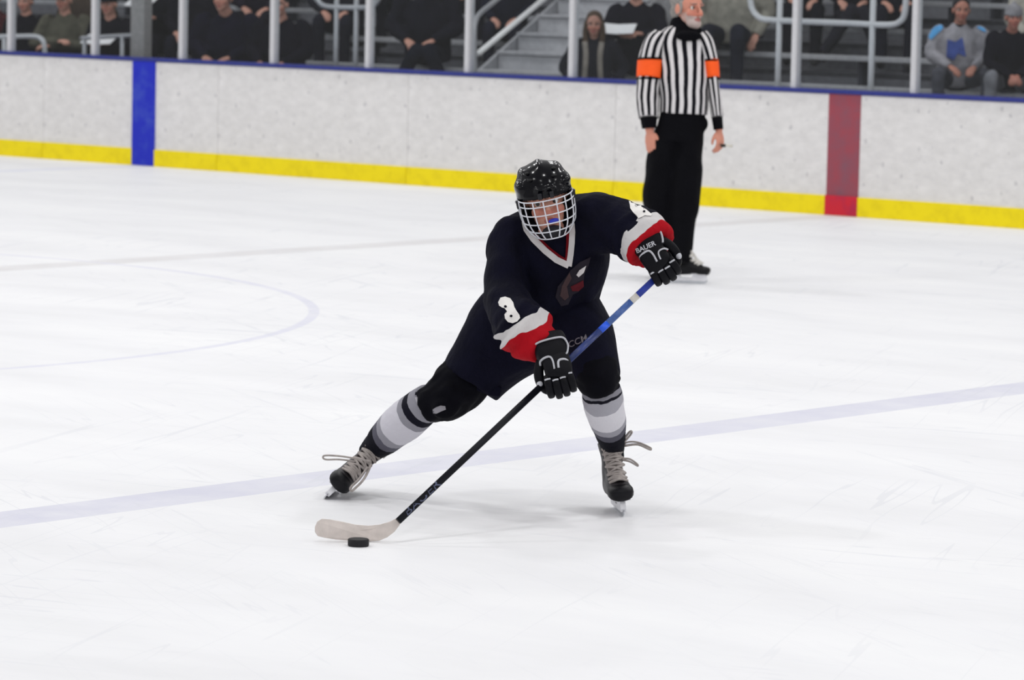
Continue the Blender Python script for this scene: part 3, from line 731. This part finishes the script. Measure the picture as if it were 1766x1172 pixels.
# skates
M_boot = mat('boot_dark', '2A272A', .5, 0, .5, 40, .2); M_toe = mat('toe_black', '0E0E13', .45, 0, .2, 20, .1, .004, .2); M_lace = mat('lace_grey', 'A49C98', .85, 0, .15, 60, .2)
M_hold = mat('holder_white', 'E4E4E8', .4, 0, .04); M_cuff = cloth('tongue_dark', '3A3334')
up1 = (UP*math.cos(.13)-RH*math.sin(.13)); fw1 = (-FH*.97+RH*.12)
f1 = frame(feet_r-fw1*.135, fw1, up1, 1.0)
lp1 = [[f1(.035, -.01, .245), f1(.06, .0, .262), f1(.10, .005, .258), f1(.145, .005, .232), f1(.143, .01, .226), f1(.1, .01, .25), f1(.05, .0, .25)],
       [f1(-.03, .01, .245), f1(.0, .025, .25), f1(.04, .015, .262), f1(.07, .01, .285), f1(.082, .01, .3), f1(.073, .012, .302), f1(.05, .01, .278)],
       [f1(.03, .02, .205), f1(.06, .02, .2), f1(.085, .02, .18), f1(.088, .02, .17), f1(.06, .02, .19), f1(.03, .02, .2)]]
skate(PL, f1, M_boot, M_toe, M_lace, M_hold, lp1)
up2 = (UP*math.cos(.80)+RH*math.sin(.80)); fw2 = (-FH*.98-RH*.08)
f2 = frame(feet_l-fw2*.12, fw2, up2, 1.0)
c2 = lambda x, y, d=0: P(x, y, .33+d)
lp2 = [[c2(640, 795), c2(612, 790, -.03), c2(585, 786, -.04), c2(562, 785, -.04), c2(557, 788, -.04), c2(562, 792, -.04), c2(585, 792, -.04), c2(612, 795, -.03)],
       [c2(640, 800), c2(628, 825, -.04), c2(612, 842, -.05), c2(606, 846, -.05), c2(605, 840, -.05), c2(620, 825, -.04), c2(634, 805, -.02)]]
skate(PL, f2, M_boot, M_toe, M_lace, M_hold, lp2, M_cuff)

# stick
hs = P(687, 898, 13.88-Z0); ht = P(1143, 468, -.19); sd = (ht-hs).normalized()
SB = hs-sd*.0; ST = ht+sd*.05
stick = thing('hockey_stick', ground(650, 935).to_tuple(), 'hockey stick with dark blue shaft and pale taped blade held by the player', 'stick')
bs = sd.cross(F).normalized(); bn = bs.cross(sd)
def shaft(name, t0, t1, m, hw=.0125, hd=.0095):
    a_, b2 = hs.lerp(ht, t0), hs.lerp(ht, t1); return part(name, MB().tube([a_, b2], [(hw, hd)]*2, hint=F, n=16, sub=1, power=5), m, stick, smooth=True)
M_sblk = mat('shaft_black', '0E0F17', .4, 0, .15, 30, .05, .004, .2); M_sblue = mat('shaft_blue', '23389A', .3, 0, .2, 20, .05); M_sbl2 = mat('shaft_blue_light', '4A68A8', .3, 0, .25, 25, .05)
s0 = shaft('lower_shaft', 0, .555, M_sblk); s1 = shaft('blue_shaft', .555, .78, mat('shaft_navy', '24356F', .3, 0, .3, 22, .05)); shaft('light_blue_shaft', .78, .875, M_sbl2)
shaft('white_band', .875, .9, mat('tape_white', 'CFCBC4', .7)); shaft('top_shaft', .9, 1.04, M_sblue)
shaft('bright_band', .755, .785, mat('shaft_bright', '2458D8', .3), .0128, .0098)
e1 = (P(763, 828)-P(697, 889)); 
text_decal('shaft_lettering', 'BAUER', (702, 890), (19.5, -18.2), (-12, -13), bvh_of(s0), mat('letter_blue', '4A5068', .5, 0, .3, 40), stick, .0025, 0, .01)
blade = [(690, 904), (684, 893), (672, 899), (655, 904), (635, 906), (612, 904), (590, 899), (568, 895), (555, 894), (547, 899), (543, 908), (543, 917), (548, 924), (560, 927), (580, 930), (605, 932), (635, 933), (654, 932), (668, 926), (680, 917)]
def bd(x): return 13.90-Z0-.05*max(0, (650-x)/110)**1.6+.012
part('blade', MB().prism([P(x, y, bd(x)-.006) for x, y in blade], [P(x, y, bd(x)+.006) for x, y in blade]), mat('blade_tape', 'D6CCC6', .8, 0, .08, 30, .15), stick, bevel=.002, smooth=False)
pk = ground(618, 941)
puck = MB().tube([pk+UP*.0, pk+UP*.003, pk+UP*.0235, pk+UP*.0265], [.035, .038, .038, .035], hint=F, n=32, sub=1)
tag(part('puck', puck, mat('rubber_black', '17171B', .7, 0, .1, 80, .2), smooth=False), 'black rubber puck on the ice against the taped stick blade', 'puck')

# gloves
M_gl = mat('glove_black', '0A0A10', .55, 0, .25, 30, .2, .004, .14); M_gw = mat('glove_white', 'B9BAC0', .6, 0, .1, 40, .1); M_gp = mat('glove_palm', '26262C', .9)
def glove(o, hdir, sdir, flip, nm, letters=None):
    h = Vector(hdir).normalized(); s = Vector(sdir); s = (s-h*s.dot(h)).normalized(); n = h.cross(s)
    if n.dot(F) > 0: n = -n
    p = lambda a, b, c: Vector(o)+h*a+s*b+n*c
    cf = part('glove', MB().tube([p(-.045, 0, -.01), p(-.02, 0, -.005), p(.02, 0, 0), p(.055, 0, 0)], [(.06, .05), (.064, .05), (.062, .046), (.054, .04)], hint=n, n=24, power=3.2), M_gl, PL)
    part('back_pad', MB().tube([p(.04, .006*flip, .006), p(.07, .006*flip, .01), p(.105, .004*flip, .01), p(.122, 0, .006)], [(.05, .036), (.052, .034), (.05, .032), (.044, .026)], hint=n, n=22, power=3.2), M_gl, cf)
    part('palm', MB().tube([p(.03, 0, -.02), p(.07, 0, -.026), p(.115, 0, -.024)], [(.042, .022), (.045, .02), (.042, .018)], hint=n, n=16, power=2.6), M_gp, cf)
    for i, b in enumerate((-.042, -.0145, .0135, .04)):
        e = (-.006, .004, .002, -.008)[i] if flip > 0 else (-.008, .002, .004, -.006)[i]
        pts = [p(.108, b*.95, .010), p(.142+e, b, .014), p(.168+e, b*1.02, -.008), p(.166+e, b*1.02, -.04), p(.142+e, b, -.06), p(.118+e, b*.95, -.056)]
        fg = part('finger', MB().tube(pts, [(.0125, .014), (.0145, .0155), (.0145, .015), (.0135, .0135), (.0125, .012), (.010, .009)], hint=s.cross(h).cross(h), n=12, sub=4, power=2.8), M_gl, cf)
        part('finger_roll', MB().tube([p(.133+e, b-.0105, .028), p(.133+e, b, .031), p(.133+e, b+.0105, .028)], [.0035]*3, n=6, sub=2), M_gw, fg)
    part('thumb', MB().tube([p(.035, -.05*flip, -.004), p(.07, -.066*flip, -.008), p(.105, -.07*flip, -.02), p(.132, -.06*flip, -.034), p(.146, -.048*flip, -.042)], [.017, .0185, .018, .0165, .011], hint=n, n=14, power=2.5), M_gl, cf)
    tr = [[p(-.012, -.066, .012), p(-.016, -.058, .036), p(-.018, -.03, .049), p(-.018, .02, .05), p(-.014, .052, .042), p(.01, .062, .03), p(.035, .056, .03), p(.05, .048, .036)],
          [p(.058, -.054, .012), p(.05, -.05, .03), p(.046, -.03, .042), p(.05, -.012, .046), p(.07, -.006, .046), p(.1, -.008, .045)],
          [p(.1, .008, .044), p(.078, .012, .046), p(.07, .022, .045), p(.072, .04, .04), p(.082, .05, .03)]]
    for q in tr: part('piping', MB().tube(q, [(.0042, .003)]*len(q), n=8, sub=4), M_gw, cf)
    part('thumb_patch', MB().ell(p(.118, -.073*flip, -.012), (.014, .012, .01), (h, s, n)), M_gw, cf)
    return cf
gA = glove(P(1112, 412, -.235), R*.50-U*.80-F*.10, R*.80+U*.55, -1, 'top')
gB = glove(P(951, 602, -.40), R*.22-U*.85-F*.42, R*.75+U*.42+F*.1, 1, 'low')
text_decal('glove_lettering', 'BAUER', (1098, 437), (11, -4.9), (-4.4, -11), bvh_of(gA), M_gw, gA, .004, 1, .02)

# ================================================================== the referee
RF = thing('person', ground(1165, 480).to_tuple(), 'referee in black and white stripes with orange armbands standing near the boards', 'person')
qx = lambda v: v/SR
def tubeQ(mb, rows, **kw): return mb.tube([Q(r[0], r[1], r[2]) for r in rows], [(qx(r[3]), r[4]) for r in rows], hint=F, **kw)
rh = frame(Q(1187, 13, -.02), (R*.70-F*.72).normalized(), UP+R*.04, 1.12)
rb = MB(); head_shape(rb, rh, neck=[Q(1180, 58, .02), Q(1179, 80, .03)], beard=.004)
tubeQ(rb, [(1180, 60, .02, 20, .08), (1180, 110, .02, 34, .1), (1180, 180, .02, 32, .1)])
tubeQ(rb, [(1130, 75, 0, 12, .045), (1121, 140, -.01, 11, .04), (1119, 200, -.04, 9, .036), (1121, 226, -.05, 8, .03)]); tubeQ(rb, [(1216, 75, 0, 9, .04), (1229, 140, -.01, 8, .036), (1236, 200, -.04, 7, .03), (1240, 226, -.05, 6.5, .028)])
hand_shape(rb, Q(1121, 226, -.05), -U+R*.03, R, -F*.75-R*.65, 1.02, .28, 1)
hand_shape(rb, Q(1240, 226, -.05), -U+R*.10-F*.2, -R, R*.75-F*.65, .95, .62, 1)
me = baked(rb.mesh('body'), .0048, 2)
head_paint(me, rh, 'D3937E', brow='6B625E', beard='B9B2AE', flush='C87766'); ro = link_obj('body', me, skin_mat(), RF)
eyes(rh, ro)
hr_ = MB(); hr_.ell(rh(0, -.03, .05), (.088*1.12, .094*1.12, .088*1.12), rh.ax(), 24, 16)
for s in (-1, 1): hr_.ell(rh(s*.074, .0, -.005), (.012, .025, .045), rh.ax())
hr_.ell(rh(0, -.06, -.03), (.08, .06, .07), rh.ax())
part('hair', hr_, mat('hair_grey', '8C8884', .9, 0, .3, 60, .6), RF, voxel=.008, smooth_it=2)

def stripe_mat():
    m, nt, b = nodes('referee_stripes'); uv = nt.nodes.new('ShaderNodeUVMap'); sp = nt.nodes.new('ShaderNodeSeparateXYZ'); link(nt, uv.outputs[0], sp.inputs[0])
    a = nt.nodes.new('ShaderNodeAttribute'); a.attribute_type = 'OBJECT'; a.attribute_name = 'stripes'
    co = coordn(nt); wob = math_(nt, 'MULTIPLY', noise(nt, co, 6, 2), .35)
    fr = math_(nt, 'FRACT', math_(nt, 'ADD', math_(nt, 'MULTIPLY', sp.outputs[0], a.outputs['Fac']), wob))
    link(nt, mixc(nt, math_(nt, 'LESS_THAN', fr, .5), lin('0D0C14'), lin('D6D3D4')), b.inputs['Base Color'])
    b.inputs['Roughness'].default_value = .85; b.inputs['Specular IOR Level'].default_value = .15
    bump(nt, noise(nt, coordn(nt, (1, 1, .5)), 12, 4), b, .5, .02); return m
M_str = stripe_mat(); M_rblk = cloth('referee_black', '08080D')
tor = MB(); tubeQ(tor, [(1180, 47, .02, 22, .085), (1179, 57, .02, 40, .1), (1178, 72, .02, 49, .125), (1179, 100, .01, 48, .14), (1180, 135, .0, 45, .145), (1180, 168, .0, 42, .14), (1179, 197, .0, 41, .135)], n=48, sub=6)
o = part('shirt', tor, M_str, RF, wr=(.006, 11, 11)); o['stripes'] = 18.0; shirt = o
sl = MB(); tubeQ(sl, [(1140, 60, .01, 15, .08), (1131, 76, .0, 22, .1), (1123, 105, -.01, 22, .095), (1119, 140, -.02, 20, .085), (1117, 175, -.03, 19, .08), (1118, 203, -.05, 17, .07)], n=32, sub=5)
o = part('sleeve', sl, M_str, shirt, wr=(.005, 13, 12)); o['stripes'] = 10.0
sl = MB(); tubeQ(sl, [(1208, 62, .01, 14, .08), (1216, 78, .0, 16, .1), (1225, 108, -.01, 13.5, .09), (1229, 140, -.02, 12, .08), (1233, 172, -.03, 11, .075), (1237, 203, -.05, 9.5, .065)], n=32, sub=5)
o = part('sleeve', sl, M_str, shirt, wr=(.005, 13, 13)); o['stripes'] = 9.0
cuff = MB(); tubeQ(cuff, [(1118.5, 202, -.05, 15, .062), (1119.5, 221, -.05, 12.5, .052)], n=24, sub=3); part('cuff', cuff, M_rblk, shirt)
cuff = MB(); tubeQ(cuff, [(1236.5, 202, -.05, 9.5, .058), (1239, 223, -.05, 8.5, .048)], n=24, sub=3); part('cuff', cuff, M_rblk, shirt)
col = MB(); tubeQ(col, [(1178, 34, .03, 21, .08), (1178, 45, .02, 24, .09), (1180, 56, .01, 31, .1), (1181, 64, -.0, 33, .1)], n=28); col.ell(Q(1188, 62, -.1), (.09, .05, .035), (R, F, U))
part('collar', col, M_rblk, shirt, voxel=.008, smooth_it=2)
M_or = mat('armband_orange', 'FF5A10', .7, 0, .05, 20, .2)
ab = MB(); tubeQ(ab, [(1123, 103, -.01, 23.5, .102), (1121.5, 121, -.015, 23, .1), (1120, 135, -.02, 22, .096)], n=32, sub=3); a_ = part('armband', ab, M_or, RF, wr=(.002, 13, 12)); a_['label'] = 'orange armband'
ab = MB(); tubeQ(ab, [(1224.5, 106, -.01, 14.5, .098), (1227, 120, -.015, 14, .094), (1228.5, 135, -.02, 13.2, .09)], n=32, sub=3); a_ = part('armband', ab, M_or, RF, wr=(.002, 13, 13)); a_['label'] = 'orange armband'
for x, y, w, d in ((1123.3, 102, 24, .103), (1119.8, 136, 22.4, .097), (1224.3, 105, 14.8, .099), (1228.6, 136, 13.6, .091)):
    e = MB(); tubeQ(e, [(x, y-1.6, -.012, w, d), (x, y+1.6, -.012, w, d)], n=32, sub=1); part('armband_edge', e, M_rblk, RF)
tr_ = MB(); tubeQ(tr_, [(1178, 184, .0, 36, .115), (1176, 205, .0, 41, .14), (1171, 245, .01, 43, .15)], n=28)
tubeQ(tr_, [(1155, 225, .02, 27, .13), (1145, 280, .03, 30, .13), (1138, 335, .04, 29, .12), (1136, 400, .06, 26, .11), (1137, 452, .07, 24, .1)], n=24)
tubeQ(tr_, [(1190, 225, .0, 26, .13), (1184, 285, .0, 27, .13), (1180, 340, -.01, 26, .12), (1177, 395, .0, 23, .11), (1174, 430, .0, 21, .1), (1173, 450, .0, 20, .1)], n=24)
tr_.ell(Q(1214, 214, -.02), (.035, .06, .05), (R, F, U))
part('trousers', tr_, M_rblk, RF, voxel=.011, smooth_it=4, wr=(.008, 9, 21))
g1 = ground(1182, 488); fwr = (RH*.93-FH*.3); fr1 = frame(g1-fwr*.0, fwr, UP, .98)
M_bt2 = mat('boot_black', '0B0B0F', .4, 0, .2, 30, .1, .004, .2); M_lc2 = mat('lace_white', 'CFCCC6', .8)
skate(RF, fr1, M_bt2, M_bt2, M_lc2, M_hold)
g2 = ground(1133, 478); fwl = (RH*.35-FH*.9); skate(RF, frame(g2, fwl, UP, .98), M_bt2, M_bt2, M_lc2, M_hold)
wh = thing('whistle', Q(1246, 252, -.08).to_tuple(), 'small metal whistle held in the fingers of the referee', 'whistle')
wc = Q(1246, 251, -.09)
part('barrel', MB().tube([wc-R*.012, wc+R*.02], [.011, .011], n=16, sub=2), mat('whistle_dark', '3A3430', .3, .6), wh)
part('mouthpiece', MB().tube([wc+R*.018+U*.003, wc+R*.04, wc+R*.066-U*.004], [(.009, .008), (.009, .006), (.009, .004)], hint=F, n=12, power=3), mat('whistle_metal', 'CFCBC0', .3, .4), wh)

# ================================================================== the spectators
def spectator(label, x_px, row, jacket, trousers, hair, facing=0.0, lean=.12, k=1.0, arms='lap', skin='C99A88', hat=None, fat=1.0, xoff=0.0, hood=None, legs='sit', side=0.0, yoff=0.0, z_up=0.0, trim=None):
    y = seat_y(row)+.12+yoff; z = seat_z(row)+z_up
    X = board(x_px, 60, y-YB).x+xoff
    t = thing('person', (X, y, z-.4), label, 'person', 'spectators in the stands')
    th = facing; fw = Vector((math.sin(th), -math.cos(th), 0)); rt = UP.cross(fw)      # rt: to the right in the view from the front
    hip = Vector((X, y, z+.125*k)); tu = (UP+fw*lean+rt*side).normalized()
    p = lambda b, a, r_, u: b+(fw*a+rt*r_+tu*u)*k
    chest = p(hip, 0, 0, .33); neck = p(hip, .0, 0, .52); sho = .185*fat
    jk = MB(); jk.tube([p(hip, .0, 0, -.07), p(hip, .0, 0, .08), p(hip, .01, 0, .25), p(hip, 0, 0, .4), p(hip, -.01, 0, .49), p(hip, -.01, 0, .545)],
            [(.175*k*fat, .135*k*fat), (.18*k*fat, .14*k*fat), (.18*k*fat, .135*k*fat), (.185*k, .115*k), (.12*k, .085*k), (.065*k, .06*k)], hint=fw, n=20, power=2.3)
    P0 = {'lap': ((.08, .25, .24), (.3, .12, .12)), 'fold': ((.12, .27, .22), (.24, -.06, .2)), 'paper': ((.1, .25, .24), (.3, .1, .26)), 'clasp': ((.16, .24, .2), (.38, .03, .06)), 'side': ((-.02, .26, .2), (.12, .24, .0)), 'pocket': ((-.03, .29, .24), (.1, .22, .08))}[arms]
    hands = []
    for s in (-1, 1):
        sh = p(hip, -.01, s*sho, .44); el = p(hip, P0[0][0], s*P0[0][1]*fat, P0[0][2]); ha = p(hip, P0[1][0], s*P0[1][1], P0[1][2])
        if arms == 'fold' and s < 0: ha = p(hip, P0[1][0]+.03, .06, P0[1][2]+.05)
        jk.tube([p(hip, -.01, s*sho*.7, .47), sh, sh.lerp(el, .5), el, el.lerp(ha, .55), ha], [.07*k, .078*k*fat, .068*k*fat, .062*k*fat, .055*k, .045*k], n=14); hands.append((ha, (ha-el).normalized(), s))
    if hood: 
        jk.ell(p(neck, -.06, 0, .03), (.13*k, .1*k, .07*k), (rt, fw, tu))
    part('jacket', jk, jacket, t, voxel=.016, smooth_it=3, wr=(.007, 14, int(x_px)))
    tr = MB(); sh_ = []
    for s in (-1, 1):
        h0 = p(hip, .0, s*.09, -.02); 
        if legs == 'sit': kn_ = hip+(fw*.43+rt*s*.14)*k+UP*.02; an = hip+(fw*.42+rt*s*.13)*k-UP*(.40*k)
        elif legs == 'wide': kn_ = hip+(fw*.38+rt*s*.24)*k+UP*.03; an = hip+(fw*.36+rt*s*.22)*k-UP*(.40*k)
        elif legs == 'angled': kn_ = hip+(fw*.42+rt*(.05+s*.06))*k+UP*.02; an = hip+(fw*.3+rt*(s*.26))*k-UP*(.36*k)
        else: kn_ = hip+rt*s*.1*k-UP*.42*k; an = kn_-UP*.42*k; h0 = p(hip, 0, s*.09, -.02)
        tr.tube([h0, h0.lerp(kn_, .5), kn_, kn_.lerp(an, .5), an], [.095*k, .085*k, .07*k, .062*k, .055*k], n=14); sh_.append((an, s))
    tr.ell(p(hip, -.01, 0, -.03), (.165*k, .13*k, .1*k), (rt, fw, UP))
    part('trousers', tr, trousers, t, voxel=.016, smooth_it=2, wr=(.005, 16, int(x_px)+1))
    for an, s in sh_:
        b = MB(); b.tube([an-fw*.07-UP*.055, an-UP*.045, an+fw*.08-UP*.06, an+fw*.18-UP*.07], [(.034, .035), (.042, .045), (.043, .032), (.03, .022)], hint=UP, n=12)
        part('shoe', b, mat('shoe_dark', '1E1C1E', .6), t)
    hfw = (fw+Vector((0, 0, -.12))).normalized(); hc = p(neck, .02, 0, .16)
    hd = frame(hc, hfw, UP+fw*.1, k); bd_ = MB(); head_shape(bd_, hd, neck=[p(neck, 0, 0, .0), p(chest, 0, 0, .05)])
    for ha, d, s in hands:
        hand_shape(bd_, ha, d+fw*.2, -rt*s, UP*.8+fw*.3, k, .5 if arms != 'clasp' else .9, 1)
    me = baked(bd_.mesh('body'), .009, 1); head_paint(me, hd, skin); bo_ = link_obj('body', me, skin_mat(), t)
    eyes(hd, bo_)
    if hair:
        hm_ = MB(); hm_.ell(hd(0, -.024, .045), (.086*k, .095*k, .086*k), hd.ax(), 18, 12)
        for s in (-1, 1): hm_.ell(hd(s*.07, -.02, 0), (.018*k, .035*k, .05*k), hd.ax())
        if hood == 'long':
            for s in (-1, 1): hm_.tube([hd(s*.07, -.02, .02), hd(s*.085, -.0, -.07), hd(s*.08, .03, -.17), hd(s*.07, .05, -.24)], [.03*k, .032*k, .03*k, .018*k], n=10)
        part('hair', hm_, hair, t, voxel=.012, smooth_it=2)
    if hat:
        ht_, hmat = hat; hh = MB()
        hh.ell(hd(0, -.008, .06), (.09*k, .105*k, .075*k), hd.ax(), 18, 12)
        if ht_ == 'cap': hh.tube([hd(0, .05, .045), hd(0, .12, .04), hd(0, .165, .03)], [(.075*k, .014*k), (.07*k, .009*k), (.045*k, .006*k)], hint=hd.z, n=14)
        else: hh.tube([hd(0, -.01, .02), hd(0, -.008, .05)], [(.092*k, .107*k)]*2, hint=hd.y, n=20); hh.ell(hd(0, -.01, .14), .025*k, hd.ax())
        part(ht_, hh, hmat, t, voxel=.01, smooth_it=2)
    if trim:
        for s in (-1, 1):
            q = [p(hip, .1, s*.085, .5), p(hip, .135, s*.07, .38), p(hip, .15, s*.075, .2), p(hip, .15, s*.09, .02)]
            part('jacket_trim', MB().tube(q, [(.025, .014)]*4, hint=fw, n=10), trim, t)
    return t, hip, fw, rt, tu, k
C_ = lambda h: mat('cloth_'+h, h, .95, 0, .2, 14, .5, .012, .05)
HB_ = mat('hair_brown', '2B2320', .9, 0, .3, 60, .5); HD = mat('hair_dark', '17151A', .9, 0, .3, 60, .5); HG = mat('hair_fair', '4A3B2E', .9, 0, .3, 60, .5)
spectator('spectator in maroon top at the far left edge of the stand', -6, 0, C_('4A1E22'), C_('14141D'), HD, .3, .1, 1.0, 'lap', xoff=.0)
spectator('pink faced spectator in black coat beside the olive coat', 47, 0, C_('100F17'), C_('12121A'), HB_, .35, .05, .96, 'lap')
spectator('stout spectator in olive coat with folded arms', 116, 0, C_('57554A'), C_('211E21'), None, .35, .1, 1.0, 'fold', hat=('cap', C_('4A3038')), fat=1.12)
s4 = spectator('spectator in dark coat and cap reading white papers', 198, 0, C_('15141B'), C_('181823'), HD, .35, .2, .98, 'paper', hat=('cap', C_('121119')))
s5 = spectator('spectator in black jacket holding up a white sheet right of the grey pillar', 278, 1, C_('13131A'), C_('13121A'), HD, .3, .1, 1.0, 'paper')
s6 = spectator('broad spectator hunched in a navy coat', 405, 0, C_('151423'), C_('111120'), HD, .3, .35, 1.12, 'lap', fat=1.25, yoff=.0, z_up=.02)
spectator('spectator in black parka behind the second broad post', 492, 0, C_('12111B'), C_('0F0F18'), HD, .35, .2, 1.05, 'lap', fat=1.15)
s9 = spectator('big spectator in dark grey coat sitting sideways before the stairs', 738, 1, C_('171720'), C_('191B26'), HB_, .5, .18, 1.08, 'lap', fat=1.2, legs='angled')
spectator('spectator in pale blue top in the row above the dark grey coat', 668, 3, C_('707888'), C_('191921'), HB_, .3, .05, 1.0, 'lap')
spectator('long haired spectator in hooded coat with cream trim', 1026, 0, C_('1E1E26'), C_('14141D'), HG, .6, .14, .93, 'pocket', hood='long', trim=C_('8E8880'), skin='B08878')
s11 = spectator('spectator in black coat holding a white programme', 1098, 1, C_('16151E'), C_('14141D'), HD, .5, .12, 1.05, 'paper', legs='wide')
spectator('spectator in pale grey fleece partly behind the referee', 1170, 2, C_('8A8A8C'), C_('1E1E26'), HD, .4, .05, .95, 'lap')
spectator('spectator in beige padded jacket standing behind the referee', 1262, 2, C_('8F8C82'), C_('1F212C'), HD, .45, .03, 1.08, 'side', fat=1.22, z_up=.02)
spectator('spectator on a high bench in torn jeans and dark boots', 1470, 3, C_('14131D'), C_('24232B'), HD, .6, .15, 1.0, 'lap', legs='angled')
spectator('spectator in navy coat on the high bench beside the torn jeans', 1545, 3, C_('151724'), C_('181923'), HD, .6, .1, 1.0, 'lap')
spectator('spectator in black jacket on the high bench above the rail', 1385, 3, C_('101018'), C_('13131B'), HD, .6, .1, 1.0, 'lap')
s14 = spectator('spectator in grey hockey jersey with sky blue shoulders', 1652, 1, C_('9C9AA0'), C_('4C4D55'), HD, .75, .2, .9, 'lap', fat=1.1, legs='wide', skin='B98472')
spectator('spectator in grey knit hat and dark jacket with clasped hands', 1740, 1, C_('13121B'), C_('77787E'), HB_, .75, .34, .86, 'clasp', hat=('knit_hat', C_('8C8B90')), legs='wide', skin='B98070')
spectator('spectator in cream coat at the right edge behind the knit hat', 1790, 2, C_('A8A59C'), C_('1E1E26'), HD, .7, .1, 1.0, 'lap')
spectator('spectator in brown coat in the row above the olive coat', 150, 1, C_('4A4038'), C_('221F24'), HB_, .5, .1, 1.0, 'pocket')
spectator('spectator in black jacket between the white sheet and the navy coat', 338, 1, C_('16151D'), C_('1A1A24'), HD, .5, .2, 1.0, 'lap')
spectator('spectator in dark purple coat high above the black parka', 455, 2, C_('1E1826'), C_('17171F'), HD, .5, .15, 1.05, 'lap', fat=1.1)
spectator('spectator in charcoal coat seen through the rounded rail frame', 590, 2, C_('22222A'), C_('1D1D26'), HD, .5, .15, 1.0, 'lap', fat=1.1)
spectator('spectator in black coat in the upper row left of the stairs', 800, 3, C_('15151C'), C_('1B1B24'), HD, .5, .1, 1.0, 'lap', legs='wide')
spectator('spectator in navy jacket on the bench end touching the stairs', 880, 2, C_('191B28'), C_('1D1E2A'), HB_, .5, .1, .95, 'lap')
def sheet(label, sp, a, r_, u, w, h, tilt=.5):
    tilt = -.4
    t, hip, fw, rt, tu, k = sp; c = hip+(fw*a+rt*r_+tu*u)*k; n = (fw*-math.sin(tilt)+UP*math.cos(tilt)).normalized()
    v = n.cross(rt)
    pts = [c+rt*(sx*w/2)+v*(sy*h/2)+n*(.012*abs(sx)) for sx, sy in ((-1, -1), (0, -1), (1, -1), (1, 1), (0, 1), (-1, 1))]
    tag(part('paper', MB().prism(pts, [q-n*.004 for q in pts]), mat('paper_white', 'E6E6E8', .8, 0, .03), smooth=False), label, 'paper')
sheet('open white papers in the lap of the capped spectator', s4, .36, .03, .3, .34, .22, .9)
sheet('white sheet held up right of the grey pillar', s5, .36, -.02, .42, .3, .22, 1.2)
sheet('white programme held beside the hooded spectator', s11, .42, -.1, .3, .34, .22, .5)
# print on the grey hockey jersey: sky blue shoulders and dark blue crest, laid on its jacket
j14 = [c for c in s14[0].children if c.name.startswith('jacket')][0]; b14 = bvh_of(j14)

def print14(name, poly, h): decal(name, [poly], b14, C_(h), j14, .012, 3)
print14('shoulder_panel', [(1596, 62), (1600, 48), (1612, 36), (1626, 30), (1638, 34), (1630, 46), (1618, 57), (1606, 68)], '5AA0D8')
print14('shoulder_panel', [(1674, 32), (1686, 32), (1696, 42), (1701, 56), (1692, 52), (1680, 44)], '5AA0D8')
print14('crest', [(1634, 68), (1648, 72), (1660, 64), (1666, 98), (1652, 92), (1645, 104), (1632, 98)], '4A5CA0')
print14('collar', [(1638, 30), (1646, 27), (1656, 36), (1666, 27), (1674, 30), (1664, 42), (1656, 47), (1648, 42)], '14141C')
for m_ in bpy.data.objects:
    if '_o' in m_: del m_['_o']
